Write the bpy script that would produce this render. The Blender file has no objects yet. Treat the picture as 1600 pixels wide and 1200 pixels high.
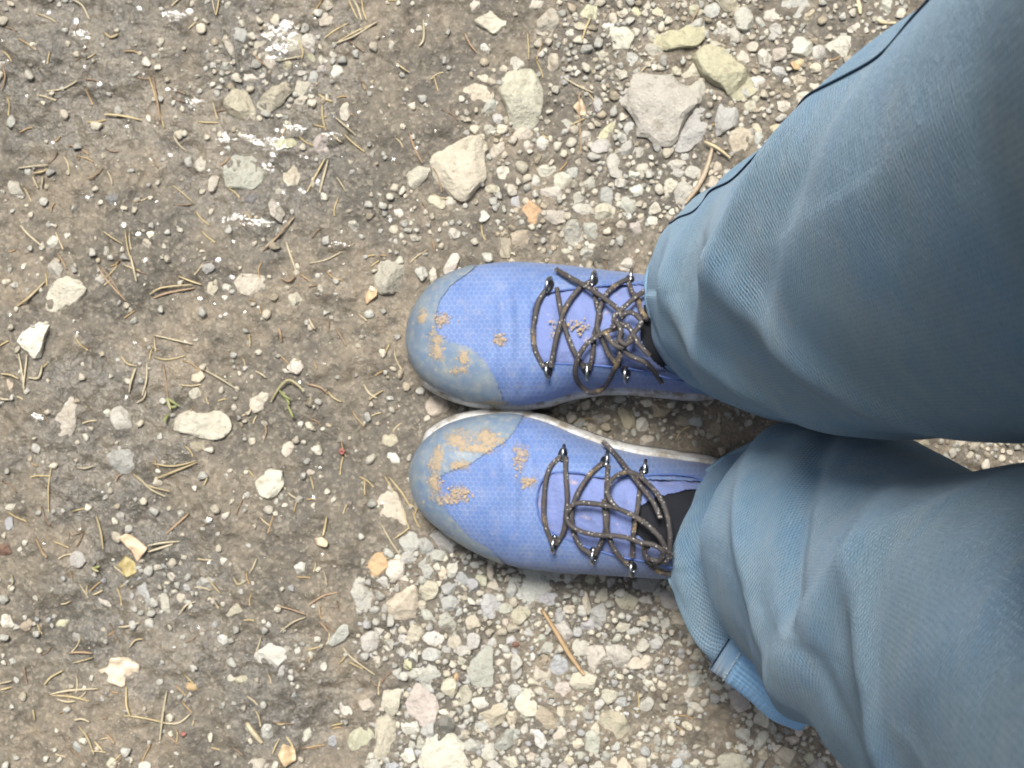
import bpy, bmesh, math, random
import numpy as np
from mathutils import Vector, Matrix, noise
from mathutils.bvhtree import BVHTree

random.seed(7)
RNG = np.random.default_rng(7)
SC = bpy.context.scene
COL = SC.collection
R = math.radians

# ------------------------------------------------------------------ camera
CAM_H, FOC = 1.35, 2700.0            # camera height (m), focal length in photo pixels (1600 wide)
cam_d = bpy.data.cameras.new('camera')
cam = bpy.data.objects.new('camera', cam_d)
COL.objects.link(cam)
cam.location = (0, 0, CAM_H)
cam.rotation_euler = (0, 0, 0)
cam_d.sensor_width = 36
cam_d.lens = 36 * FOC / 1600
cam_d.clip_start, cam_d.clip_end = 0.01, 500
SC.camera = cam

# ------------------------------------------------------------------ sky and sun (thin overcast)
SUN_EL = R(65)
SUN_DIR = Vector((-0.25, 0.968, 0)).normalized() * math.cos(SUN_EL) + Vector((0, 0, math.sin(SUN_EL)))
world = bpy.data.worlds.new('World')
SC.world = world
world.use_nodes = True
wn = world.node_tree
sky = wn.nodes.new('ShaderNodeTexSky')
sky.sky_type = 'NISHITA'
sky.sun_disc = False
sky.sun_elevation = SUN_EL
sky.sun_rotation = math.atan2(SUN_DIR.x, SUN_DIR.y)
sky.air_density, sky.dust_density = 1.0, 2.5
hs = wn.nodes.new('ShaderNodeHueSaturation')
hs.inputs['Saturation'].default_value = 0.50
wn.links.new(sky.outputs[0], hs.inputs['Color'])
wn.links.new(hs.outputs[0], wn.nodes['Background'].inputs[0])
wn.nodes['Background'].inputs[1].default_value = 0.055
sun_d = bpy.data.lights.new('sun', 'SUN')
sun_d.energy, sun_d.angle, sun_d.color = 1.5, R(18), (1.0, 0.965, 0.90)
sun = bpy.data.objects.new('sun', sun_d)
COL.objects.link(sun)
sun.location = SUN_DIR * 20
sun.rotation_euler = SUN_DIR.to_track_quat('Z', 'Y').to_euler()
vs = SC.view_settings
vs.view_transform, vs.look, vs.exposure, vs.gamma = 'Standard', 'None', 2.1, 1.0
SC.render.engine = 'CYCLES'
SC.cycles.use_denoising = True
SC.cycles.max_bounces = 5
SC.cycles.use_adaptive_sampling = True
SC.cycles.adaptive_threshold = 0.025
cam_d.dof.use_dof = True
cam_d.dof.focus_distance = 0.98
cam_d.dof.aperture_fstop = 24
SC.cycles.filter_width = 1.8

# ------------------------------------------------------------------ helpers
def P(px, py, h=0.0):
    s = (CAM_H - h) / FOC
    return Vector(((px - 800) * s, (600 - py) * s, h))

def to_px(v):
    s = FOC / (CAM_H - v[2])
    return 800 + v[0] * s, 600 - v[1] * s

def lattice(ix, iy, seed):
    h = (ix.astype(np.int64) * 374761393 + iy.astype(np.int64) * 668265263 + seed * 974634777) & 0xffffffff
    h = ((h ^ (h >> 13)) * 1274126177) & 0xffffffff
    return ((h ^ (h >> 16)) & 0xffff) / 65535.0

def vnoise(x, y, f, seed):
    x, y = np.asarray(x, float) * f, np.asarray(y, float) * f
    ix, iy = np.floor(x), np.floor(y)
    fx, fy = x - ix, y - iy
    fx, fy = fx * fx * (3 - 2 * fx), fy * fy * (3 - 2 * fy)
    a, b = lattice(ix, iy, seed), lattice(ix + 1, iy, seed)
    c, d = lattice(ix, iy + 1, seed), lattice(ix + 1, iy + 1, seed)
    return (a * (1 - fx) + b * fx) * (1 - fy) + (c * (1 - fx) + d * fx) * fy * 1.0 - 0.5

def ground_h(x, y):
    h = 0.010 * vnoise(x, y, 7, 1) + 0.007 * vnoise(x, y, 19, 2) + 0.0045 * vnoise(x, y, 55, 3)
    h = h + 0.0034 * vnoise(x, y, 130, 4) + 0.0022 * vnoise(x, y, 300, 5)
    # trodden flat under the shoes
    xx, yy = np.asarray(x, float), np.asarray(y, float)
    k = np.exp(-(((xx - 0.06) / 0.15) ** 4 + ((yy + 0.026) / 0.125) ** 4))
    return h * (1 - 0.75 * k) - 0.003 * k

def gh(x, y):
    return float(ground_h(np.array([x]), np.array([y]))[0])

def link(o, parent=None):
    COL.objects.link(o)
    if parent is not None:
        o.parent = parent
    return o

def tag(o, label=None, cat=None, group=None, kind=None):
    if label: o['label'] = label
    if cat: o['category'] = cat
    if group: o['group'] = group
    if kind: o['kind'] = kind
    return o

def mesh_obj(name, verts, faces, mat, parent=None, smooth=True, sharp=None):
    m = bpy.data.meshes.new(name)
    m.from_pydata([tuple(v) for v in verts], [], faces)
    m.materials.append(mat)
    if smooth:
        m.polygons.foreach_set('use_smooth', [True] * len(m.polygons))
        if sharp: m.set_sharp_from_angle(angle=sharp)
    o = bpy.data.objects.new(name, m)
    return link(o, parent)

def np_mesh(name, V, F, mat, color=None, parent=None, smooth=False):
    m = bpy.data.meshes.new(name)
    nv, nf, k = len(V), len(F), F.shape[1]
    m.vertices.add(nv); m.vertices.foreach_set('co', V.astype(np.float32).ravel())
    m.loops.add(nf * k); m.loops.foreach_set('vertex_index', F.astype(np.int32).ravel())
    m.polygons.add(nf); m.polygons.foreach_set('loop_start', np.arange(0, nf * k, k, dtype=np.int32))
    if smooth: m.polygons.foreach_set('use_smooth', np.ones(nf, dtype=bool))
    m.update(calc_edges=True)
    if color is not None:
        ca = m.color_attributes.new('tint', 'FLOAT_COLOR', 'POINT')
        ca.data.foreach_set('color', color.astype(np.float32).ravel())
    m.materials.append(mat)
    o = bpy.data.objects.new(name, m)
    return link(o, parent)

def catmull(pts, n=8):
    pts = [Vector(p) for p in pts]
    out = []
    for i in range(len(pts) - 1):
        p0, p1, p2, p3 = pts[max(i - 1, 0)], pts[i], pts[i + 1], pts[min(i + 2, len(pts) - 1)]
        for k in range(n):
            t = k / n
            out.append(0.5 * ((2 * p1) + (p2 - p0) * t + (2 * p0 - 5 * p1 + 4 * p2 - p3) * t * t + (3 * p1 - p0 - 3 * p2 + p3) * t ** 3))
    out.append(pts[-1])
    return out

def tube_data(path, rad, sides=8, flat=1.0, cap=True):
    """verts, faces of a tube along path; rad is a number or a function of t in 0..1"""
    V, F = [], []
    n = len(path)
    up = Vector((0, 0, 1))
    for i, p in enumerate(path):
        d = (path[min(i + 1, n - 1)] - path[max(i - 1, 0)])
        if d.length < 1e-9: d = Vector((1, 0, 0))
        d.normalize()
        s = d.cross(up)
        if s.length < 1e-3: s = d.cross(Vector((0, 1, 0)))
        s.normalize(); u = s.cross(d)
        r = rad(i / (n - 1)) if callable(rad) else rad
        for k in range(sides):
            a = 2 * math.pi * k / sides
            V.append(p + s * (r * math.cos(a)) + u * (r * flat * math.sin(a)))
    for i in range(n - 1):
        for k in range(sides):
            k2 = (k + 1) % sides
            F.append((i * sides + k, i * sides + k2, (i + 1) * sides + k2, (i + 1) * sides + k))
    if cap:
        F.append(tuple(range(sides)))
        F.append(tuple((n - 1) * sides + k for k in reversed(range(sides))))
    return V, F

# ------------------------------------------------------------------ materials
class NT:
    """small node-building helper"""
    def __init__(s, name):
        s.m = bpy.data.materials.new(name); s.m.use_nodes = True
        s.t = s.m.node_tree; s.b = s.t.nodes['Principled BSDF']
    def new(s, t, **kw):
        n = s.t.nodes.new(t)
        for k, v in kw.items(): setattr(n, k, v)
        return n
    def put(s, sock, v):
        if isinstance(v, bpy.types.NodeSocket): s.t.links.new(v, sock)
        else: sock.default_value = v
    def math(s, op, a, b=0.0, c=0.0, clamp=False):
        n = s.new('ShaderNodeMath', operation=op, use_clamp=clamp)
        for i, v in enumerate((a, b, c)): s.put(n.inputs[i], v)
        return n.outputs[0]
    def vmath(s, op, a, b=None):
        n = s.new('ShaderNodeVectorMath', operation=op)
        s.put(n.inputs[0], a)
        if b is not None: s.put(n.inputs[1], b)
        return n.outputs['Value' if op in ('LENGTH', 'DOT_PRODUCT', 'DISTANCE') else 'Vector']
    def noise(s, vec, scale, detail=3.0, rough=0.55, col=False):
        n = s.new('ShaderNodeTexNoise')
        s.put(n.inputs['Vector'], vec); n.inputs['Scale'].default_value = scale
        n.inputs['Detail'].default_value = detail; n.inputs['Roughness'].default_value = rough
        return n.outputs['Color' if col else 'Fac']
    def voro(s, vec, scale, feature='F1', out='Distance', rnd=1.0):
        n = s.new('ShaderNodeTexVoronoi', feature=feature)
        s.put(n.inputs['Vector'], vec); n.inputs['Scale'].default_value = scale
        n.inputs['Randomness'].default_value = rnd
        return n.outputs[out]
    def ramp(s, f, a, b, smooth=True):
        n = s.new('ShaderNodeMapRange', interpolation_type='SMOOTHSTEP' if smooth else 'LINEAR')
        s.put(n.inputs['Value'], f); n.inputs['From Min'].default_value = a; n.inputs['From Max'].default_value = b
        return n.outputs[0]
    def range(s, f, a, b, c, d):
        n = s.new('ShaderNodeMapRange')
        s.put(n.inputs['Value'], f)
        for k, v in zip(('From Min', 'From Max', 'To Min', 'To Max'), (a, b, c, d)): n.inputs[k].default_value = v
        return n.outputs[0]
    def mix(s, f, a, b, mode='MIX'):
        n = s.new('ShaderNodeMix', data_type='RGBA', blend_type=mode)
        s.put(n.inputs[0], f)
        for i, v in ((6, a), (7, b)):
            s.put(n.inputs[i], v if isinstance(v, bpy.types.NodeSocket) else (*v[:3], 1.0))
        return n.outputs[2]
    def bump(s, h, strength, dist, prev=None):
        n = s.new('ShaderNodeBump')
        n.inputs['Strength'].default_value = strength; n.inputs['Distance'].default_value = dist
        s.put(n.inputs['Height'], h)
        if prev is not None: s.put(n.inputs['Normal'], prev)
        return n.outputs[0]
    def pos(s): return s.new('ShaderNodeNewGeometry').outputs['Position']
    def objco(s): return s.new('ShaderNodeTexCoord').outputs['Object']
    def uv(s): return s.new('ShaderNodeTexCoord').outputs['UV']
    def fin(s, color=None, rough=None, normal=None, **kw):
        if color is not None: s.put(s.b.inputs['Base Color'], color if isinstance(color, bpy.types.NodeSocket) else (*color[:3], 1))
        if rough is not None: s.put(s.b.inputs['Roughness'], rough)
        if normal is not None: s.put(s.b.inputs['Normal'], normal)
        for k, v in kw.items(): s.put(s.b.inputs[k.replace('_', ' ')], v)
        return s.m

WET = [(390, 240, 190), (450, 90, 160), (130, 110, 190), (170, 680, 190), (230, 960, 190), (440, 1080, 130)]

def wet_mask(n):
    """where rain water still stands on the ground (world position)"""
    p = n.pos()
    warp = n.noise(p, 22.0, 4.0, 0.65)
    tot = None
    flat = n.vmath('MULTIPLY', p, (1, 1, 0))
    for (x, y, r) in WET:
        c = P(x, y); rr = r * 0.0005
        d = n.vmath('DISTANCE', flat, (c.x, c.y, 0))
        m = n.ramp(d, rr * 1.15, rr * 0.3)
        tot = m if tot is None else n.math('MAXIMUM', tot, m)
    f = n.math('ADD', n.math('MULTIPLY', tot, 0.62), n.math('MULTIPLY', warp, 0.9))
    return n.ramp(f, 0.55, 0.92)

def ground_material():
    n = NT('wet_earth')
    p = n.pos()
    wet = wet_mask(n)
    big = n.noise(p, 9.0, 4.0, 0.6)
    mid = n.noise(p, 45.0, 5.0, 0.65)
    fine = n.noise(p, 260.0, 4.0, 0.7)
    c = n.mix(n.ramp(big, 0.36, 0.66), (0.092, 0.082, 0.065), (0.195, 0.160, 0.114))
    c = n.mix(n.math('MULTIPLY', n.ramp(mid, 0.42, 0.66), 0.75), c, (0.068, 0.060, 0.048))
    c = n.mix(n.math('MULTIPLY', n.ramp(fine, 0.5, 0.72), 0.35), c, (0.27, 0.24, 0.185))
    c = n.mix(n.math('MULTIPLY', n.ramp(fine, 0.44, 0.28), 0.4), c, (0.055, 0.047, 0.038))
    cells = n.voro(p, 420.0, 'F1', 'Color')
    sep = n.new('ShaderNodeSeparateColor'); n.put(sep.inputs[0], cells)
    c = n.mix(n.math('MULTIPLY', n.ramp(sep.outputs[0], 0.72, 0.95), 0.34), c, (0.36, 0.31, 0.235))
    c = n.mix(n.math('MULTIPLY', n.ramp(sep.outputs[1], 0.75, 0.98), 0.3), c, (0.06, 0.055, 0.045))
    c = n.mix(n.math('MULTIPLY', wet, 0.45), c, n.mix(0.5, c, (0.07, 0.072, 0.066)))
    rough = n.math('SUBTRACT', n.range(fine, 0.3, 0.7, 0.72, 0.5), n.math('MULTIPLY', wet, 0.38), clamp=True)
    b = n.bump(fine, 0.55, 0.003)
    b = n.bump(n.voro(p, 420.0), 0.22, 0.002, b)
    b = n.bump(n.noise(p, 900.0, 2.0), 0.3, 0.0012, b)
    return n.fin(c, rough, b, Specular_IOR_Level=0.5)

def stone_material(name, attr=False, grit=False):
    n = NT(name)
    oi = n.new('ShaderNodeObjectInfo')
    if attr:
        a = n.new('ShaderNodeAttribute', attribute_name='tint'); base = a.outputs['Color']; co = n.pos()
    else:
        base = oi.outputs['Color']
        off = n.new('ShaderNodeCombineXYZ'); n.put(off.inputs[0], n.math('MULTIPLY', oi.outputs['Random'], 31.0))
        co = n.vmath('ADD', n.objco(), off.outputs[0])
    big = n.noise(co, 70.0, 4.0, 0.6)
    fine = n.noise(co, 420.0, 4.0, 0.7)
    c = n.mix(1.0, base, n.mix(big, (0.74, 0.73, 0.70), (1.22, 1.22, 1.20)), 'MULTIPLY')
    c = n.mix(1.0, c, n.mix(fine, (0.78, 0.77, 0.76), (1.22, 1.22, 1.22)), 'MULTIPLY')
    # earth clinging to the stone
    c = n.mix(n.math('MULTIPLY', n.ramp(n.noise(co, 130.0, 5.0, 0.7), 0.52, 0.72), 0.55), c, (0.17, 0.135, 0.09))
    rough = n.range(fine, 0.3, 0.7, 0.85, 0.55)
    if not attr:
        wet = wet_mask(n)
        c = n.mix(n.math('MULTIPLY', wet, 0.35), c, n.mix(1.0, c, (0.6, 0.6, 0.6), 'MULTIPLY'))
        rough = n.math('SUBTRACT', rough, n.math('MULTIPLY', wet, 0.40), clamp=True)
    b = n.bump(fine, 0.75, 0.0022)
    b = n.bump(big, 0.6, 0.006, b)
    return n.fin(c, rough, b, Specular_IOR_Level=0.45)

M = {}
M['ground'] = ground_material()
M['stone'] = stone_material('weathered_stone')
M['gravel'] = stone_material('gravel_stone', attr=True)

def litter_material():
    n = NT('dry_litter')
    oi = n.new('ShaderNodeObjectInfo')
    k = n.noise(n.pos(), 300.0, 3.0)
    c = n.mix(1.0, oi.outputs['Color'], n.mix(k, (0.6, 0.58, 0.55), (1.3, 1.3, 1.3)), 'MULTIPLY')
    return n.fin(c, 0.55, n.bump(k, 0.3, 0.001))
M['litter'] = litter_material()
n = NT('dry_litter_mass'); a = n.new('ShaderNodeAttribute', attribute_name='tint'); M['litter_mass'] = n.fin(a.outputs['Color'], 0.6)

def water_material(name, bump):
    n = NT(name)
    t = n.t
    tr = n.new('ShaderNodeBsdfTransparent'); tr.inputs[0].default_value = (0.93, 0.93, 0.92, 1)
    gl = n.new('ShaderNodeBsdfGlossy'); gl.inputs['Roughness'].default_value = 0.10
    gl.inputs['Color'].default_value = (1, 1, 1, 1)
    nb = n.bump(n.noise(n.pos(), 190.0, 2.0, 0.6), bump, 0.004)
    t.links.new(nb, gl.inputs['Normal'])
    fr = n.new('ShaderNodeFresnel'); fr.inputs[0].default_value = 1.36
    t.links.new(nb, fr.inputs['Normal'])
    mx = n.new('ShaderNodeMixShader')
    t.links.new(fr.outputs[0], mx.inputs[0]); t.links.new(tr.outputs[0], mx.inputs[1]); t.links.new(gl.outputs[0], mx.inputs[2])
    t.links.new(mx.outputs[0], t.nodes['Material Output'].inputs[0])
    return n.m
M['water'] = water_material('water_film', 0.20)
M['drop'] = water_material('water_drop', 0.02)

def trouser_material():
    n = NT('faded_blue_knit')
    uv = n.uv(); p = n.pos()
    wob = n.vmath('MULTIPLY', n.vmath('SUBTRACT', n.noise(uv, 160.0, 2.0, 0.6, col=True), (0.5, 0.5, 0.5)), (0.0018, 0.0018, 0))
    sq = n.new('ShaderNodeSeparateXYZ'); n.put(sq.inputs[0], n.vmath('ADD', uv, wob))
    wa = n.math('SINE', n.math('MULTIPLY', sq.outputs[0], 2 * math.pi / 0.0042))
    wb = n.math('SINE', n.math('MULTIPLY', sq.outputs[1], 2 * math.pi / 0.0036))
    cell = n.math('ADD', n.math('MULTIPLY', n.math('MULTIPLY', wa, wb), 0.5), 0.5)   # loops of the knit, offset row by row
    big = n.noise(p, 9.0, 4.0, 0.6)
    mid = n.noise(p, 38.0, 4.0, 0.65)
    fz = n.noise(uv, 900.0, 3.0, 0.7)
    dust = n.ramp(n.noise(p, 17.0, 5.0, 0.7), 0.46, 0.72)
    c = n.mix(n.ramp(big, 0.32, 0.68), (0.150, 0.270, 0.405), (0.190, 0.295, 0.375))
    c = n.mix(n.math('MULTIPLY', n.ramp(mid, 0.42, 0.75), 0.5), c, (0.245, 0.345, 0.425))
    c = n.mix(n.math('MULTIPLY', dust, 0.32), c, (0.34, 0.37, 0.385))
    pit = n.math('MULTIPLY', n.ramp(cell, 0.50, 0.95), n.range(n.noise(uv, 330.0, 3.0, 0.7), 0.3, 0.7, 0.25, 1.0))
    c = n.mix(n.math('MULTIPLY', pit, 0.84), c, (0.024, 0.052, 0.090))
    c = n.mix(n.math('MULTIPLY', n.ramp(fz, 0.55, 0.8), 0.35), c, (0.25, 0.34, 0.42))
    b = n.bump(n.math('SUBTRACT', 1.0, cell), 0.5, 0.0012)
    b = n.bump(mid, 0.22, 0.006, b)
    return n.fin(c, 0.92, b, Sheen_Weight=0.24, Sheen_Roughness=0.35, Sheen_Tint=(0.62, 0.80, 1.0, 1), Specular_IOR_Level=0.15)
M['trouser'] = trouser_material()
n = NT('ribbed_cuff_knit')
fz = n.noise(n.pos(), 700.0, 3.0, 0.7)
M['cuff'] = n.fin(n.mix(fz, (0.16, 0.32, 0.52), (0.24, 0.41, 0.60)), 0.9, n.bump(fz, 0.3, 0.0008), Sheen_Weight=0.3, Specular_IOR_Level=0.15)
n = NT('seam_thread_dark'); M['seam'] = n.fin((0.030, 0.062, 0.110), 0.95, Specular_IOR_Level=0.1)
n = NT('pale_thread'); M['thread'] = n.fin((0.50, 0.66, 0.78), 0.8)
n = NT('dark_sock'); M['sock'] = n.fin((0.012, 0.013, 0.018), 0.95)

def mud_mask(n, blobs):
    p = n.pos()
    warp = n.noise(p, 110.0, 6.0, 0.75)
    spot = n.noise(p, 320.0, 4.0, 0.7)
    tot = None
    for (x, y, rx, ry, h) in blobs:
        c = P(x, y, h); s = (CAM_H - h) / FOC
        d = n.vmath('LENGTH', n.vmath('MULTIPLY', n.vmath('SUBTRACT', p, (c.x, c.y, 0)), (1 / (rx * s), 1 / (ry * s), 0)))
        m = n.ramp(d, 1.7, 0.1, smooth=False)
        tot = m if tot is None else n.math('MAXIMUM', tot, m)
    f = n.math('ADD', tot, n.math('MULTIPLY', n.math('SUBTRACT', warp, 0.5), 2.6))
    f = n.math('ADD', f, n.math('MULTIPLY', n.math('SUBTRACT', spot, 0.5), 1.4))
    return n.math('MULTIPLY', n.ramp(f, 0.32, 0.85), n.ramp(tot, 0.02, 0.3)), spot

def hex_lines(n, scale):
    q = n.vmath('MULTIPLY', n.pos(), (scale, scale, 0))
    r = (1.0, 1.7320508, 1.0); hr = (0.5, 0.8660254, 0.0)
    def wrap(v):
        w = n.new('ShaderNodeVectorMath', operation='WRAP')
        n.put(w.inputs[0], v); w.inputs[1].default_value = hr; w.inputs[2].default_value = (-0.5, -0.8660254, -1.0)
        return w.outputs[0]
    a = wrap(q); b = wrap(n.vmath('ADD', q, hr))
    a = n.vmath('MULTIPLY', a, (1, 1, 0)); b = n.vmath('MULTIPLY', b, (1, 1, 0))
    sel = n.math('LESS_THAN', n.vmath('LENGTH', a), n.vmath('LENGTH', b))
    mx = n.new('ShaderNodeMix', data_type='VECTOR')
    n.put(mx.inputs[0], sel); n.put(mx.inputs[4], b); n.put(mx.inputs[5], a)
    g = n.vmath('ABSOLUTE', mx.outputs[1])
    sx = n.new('ShaderNodeSeparateXYZ'); n.put(sx.inputs[0], g)
    hd = n.math('MAXIMUM', n.vmath('DOT_PRODUCT', g, hr), sx.outputs[0])
    return n.ramp(hd, 0.36, 0.49)

def upper_material(name, blobs):
    n = NT(name)
    p = n.pos()
    hx = hex_lines(n, 245.0)
    mud, spot = mud_mask(n, blobs)
    fade = n.noise(p, 40.0, 4.0, 0.6)
    c = n.mix(n.ramp(fade, 0.3, 0.7), (0.088, 0.152, 0.345), (0.128, 0.192, 0.378))
    c = n.mix(n.math('MULTIPLY', hx, n.range(fade, 0.3, 0.7, 0.20, 0.60)), c, (0.21, 0.295, 0.50))
    c = n.mix(n.math('MULTIPLY', n.ramp(n.noise(p, 120.0, 5.0, 0.75), 0.48, 0.75), 0.30), c, (0.36, 0.33, 0.30))
    c = n.mix(n.math('MULTIPLY', mud, 0.78), c, n.mix(spot, (0.20, 0.14, 0.08), (0.46, 0.36, 0.23)))
    b = n.bump(hx, 0.25, 0.0008)
    b = n.bump(n.noise(p, 1400.0, 2.0), 0.25, 0.0006, b)
    b = n.bump(mud, 0.5, 0.0012, b)
    return n.fin(c, n.math('ADD', n.math('MULTIPLY', mud, 0.3), 0.6), b, Specular_IOR_Level=0.3, Sheen_Weight=0.15)

def cap_material(name, blobs):
    n = NT(name)
    p = n.pos()
    mud, spot = mud_mask(n, blobs)
    k = n.noise(p, 60.0, 5.0, 0.65)
    c = n.mix(n.ramp(k, 0.3, 0.7), (0.125, 0.185, 0.280), (0.185, 0.230, 0.275))
    c = n.mix(n.math('MULTIPLY', n.ramp(n.noise(p, 150.0, 5.0, 0.75), 0.45, 0.72), 0.55), c, (0.37, 0.35, 0.28))
    c = n.mix(n.math('MULTIPLY', mud, 0.9), c, n.mix(spot, (0.20, 0.14, 0.08), (0.48, 0.38, 0.25)))
    b = n.bump(n.noise(p, 500.0, 3.0), 0.12, 0.0006)
    b = n.bump(mud, 0.5, 0.0012, b)
    return n.fin(c, n.math('ADD', n.math('MULTIPLY', mud, 0.4), 0.42), b, Specular_IOR_Level=0.45)

n = NT('tongue_fabric')
k = n.noise(n.pos(), 60.0, 4.0); w = n.voro(n.pos(), 900.0)
c = n.mix(k, (0.115, 0.160, 0.36), (0.170, 0.215, 0.42))
c = n.mix(n.math('MULTIPLY', n.ramp(n.noise(n.pos(), 85.0, 5.0, 0.7), 0.58, 0.70), 0.55), c, (0.50, 0.36, 0.25))
M['tongue'] = n.fin(c, 0.85, n.bump(n.noise(n.pos(), 110.0, 3.0), 0.5, 0.004, n.bump(w, 0.3, 0.0006)), Sheen_Weight=0.2)
n = NT('midsole_foam')
k = n.noise(n.pos(), 90.0, 5.0, 0.7)
M['midsole'] = n.fin(n.mix(n.ramp(k, 0.40, 0.66), (0.50, 0.50, 0.49), (0.22, 0.19, 0.145)), 0.6)
n = NT('outsole_rubber'); M['outsole'] = n.fin((0.018, 0.02, 0.022), 0.6)
n = NT('shaded_collar_lining'); M['shaded_lining'] = n.fin((0.008, 0.009, 0.014), 0.95)
n = NT('stitch_edge'); M['edge'] = n.fin((0.07, 0.12, 0.32), 0.8)
n = NT('lace_cord')
sp = n.voro(n.pos(), 520.0, 'F1', 'Distance')
ch = n.voro(n.pos(), 520.0, 'F1', 'Color'); sc_ = n.new('ShaderNodeSeparateColor'); n.put(sc_.inputs[0], ch)
fl = n.math('MULTIPLY', n.ramp(sp, 0.42, 0.26), n.ramp(sc_.outputs[0], 0.68, 0.74))
md = n.ramp(n.noise(n.pos(), 45.0, 4.0, 0.65), 0.56, 0.68)
c = n.mix(n.noise(n.pos(), 220.0, 3.0), (0.028, 0.025, 0.025), (0.080, 0.069, 0.066))
c = n.mix(n.math('MULTIPLY', md, 0.6), c, (0.34, 0.235, 0.11))
c = n.mix(n.math('MULTIPLY', fl, 0.6), c, (0.52, 0.50, 0.47))
M['lace'] = n.fin(c, n.math('SUBTRACT', 0.7, n.math('MULTIPLY', fl, 0.4)), n.bump(n.noise(n.pos(), 1100.0, 2.0), 0.4, 0.0008))
n = NT('eyelet_metal'); M['metal'] = n.fin((0.42, 0.42, 0.41), 0.30, Metallic=1.0)
n = NT('eyelet_base'); M['eyebase'] = n.fin((0.012, 0.012, 0.014), 0.4)

# ------------------------------------------------------------------ ground: one sheet, finely meshed where it is seen, on to the horizon
def axis(half, step, far):
    a = list(np.arange(0, half + 1e-9, step))
    d = step
    while a[-1] < far:
        d *= 1.22
        a.append(a[-1] + d)
    a = np.array(a)
    return np.concatenate([-a[:0:-1], a])
gx, gy = axis(0.50, 0.0021, 260), axis(0.40, 0.0021, 260)
X, Y = np.meshgrid(gx, gy)
Z = ground_h(X, Y)
far = np.clip((np.hypot(X, Y) - 1.5) / 4, 0, 1)
Z = Z * (1 - far)
V = np.stack([X.ravel(), Y.ravel(), Z.ravel()], 1)
nx, ny = len(gx), len(gy)
idx = np.arange(nx * ny).reshape(ny, nx)
F = np.stack([idx[:-1, :-1].ravel(), idx[:-1, 1:].ravel(), idx[1:, 1:].ravel(), idx[1:, :-1].ravel()], 1)
g = np_mesh('ground', V, F, M['ground'], smooth=True)
tag(g, kind='structure')

# ------------------------------------------------------------------ unseen pine wood, inferred from fallen needles, added to shade the low sky
def pine(x, y, h, rnd):
    V, F = [], []
    def add(vs_, fs_):
        b0 = len(V); V.extend(vs_); F.extend(tuple(i + b0 for i in f) for f in fs_)
    tr = [Vector((x + rnd.uniform(-.05, .05) * i, y + rnd.uniform(-.05, .05) * i, h * i / 5)) for i in range(6)]
    add(*tube_data(tr, lambda t: 0.20 * (1 - 0.9 * t), 8))
    z, first = h * 0.10, h * 0.10
    while z < h * 0.97:
        f = (z - first) / (h - first)
        reach = (1 - f) ** 0.8 * h * 0.20 + 0.12
        nb = 11
        for k in range(nb):
            a = 2 * math.pi * (k + rnd.random()) / nb
            r_ = reach * rnd.uniform(.7, 1.15)
            d, sd = Vector((math.cos(a), math.sin(a), 0)), Vector((-math.sin(a), math.cos(a), 0))
            o_ = Vector((x, y, z)); w = r_ * 0.30
            vs_ = [o_ + sd * w * .25, o_ - sd * w * .25, o_ + d * r_ * .55 - sd * w + Vector((0, 0, -.10 * r_)), o_ + d * r_ + Vector((0, 0, -.28 * r_)), o_ + d * r_ * .55 + sd * w + Vector((0, 0, -.10 * r_)), o_ + d * r_ * .55 + Vector((0, 0, .06 * r_))]
            add(vs_, [(0, 5, 4), (0, 1, 5), (1, 2, 5), (5, 2, 3), (5, 3, 4)])
        z += h * 0.045 * (1.15 - 0.5 * f)
    return V, F
n = NT('pine_green'); M['pine'] = n.fin(n.mix(n.noise(n.pos(), 3.0, 3.0), (.030, .050, .022), (.060, .090, .035)), 0.8)
rf = random.Random(5)
VV, FF = [], []
for k in range(34):
    a = 2 * math.pi * (k + rf.uniform(-.3, .3)) / 34
    d_ = rf.uniform(5.0, 7.6)
    tv_, tf_ = pine(d_ * math.cos(a), d_ * math.sin(a), rf.uniform(6.0, 8.5), rf)
    b0 = len(VV); VV += tv_; FF += [tuple(i + b0 for i in f) for f in tf_]
wood = mesh_obj('shading_treeline', VV, FF, M['pine'], smooth=False)
tag(wood, 'dark pine wood all round, added outside the picture to shade the low sky', 'wood', kind='stuff')

# ------------------------------------------------------------------ part helper: geometry is given in world space, the thing is an Empty at its base
def empty(name, loc):
    e = bpy.data.objects.new(name, None)
    e.location = loc
    e.empty_display_size = 0.05
    return link(e)

def part(name, V, F, mat, parent, smooth=True, sharp=None):
    o = mesh_obj(name, V, F, mat, parent, smooth, sharp)
    root = parent
    if root.parent is None:
        o.matrix_parent_inverse = Matrix.Translation(-Vector(root.location))
    return o

def in_poly(x, y, poly):
    c = False
    j = len(poly) - 1
    for i in range(len(poly)):
        xi, yi = poly[i]; xj, yj = poly[j]
        if (yi > y) != (yj > y) and x < (xj - xi) * (y - yi) / (yj - yi) + xi: c = not c
        j = i
    return c

def submesh(V, F, keep):
    ids, out = {}, []
    nv = []
    for f in F:
        if keep(f):
            g_ = []
            for i in f:
                if i not in ids: ids[i] = len(nv); nv.append(i)
                g_.append(ids[i])
            out.append(tuple(g_))
    return nv, out

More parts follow.
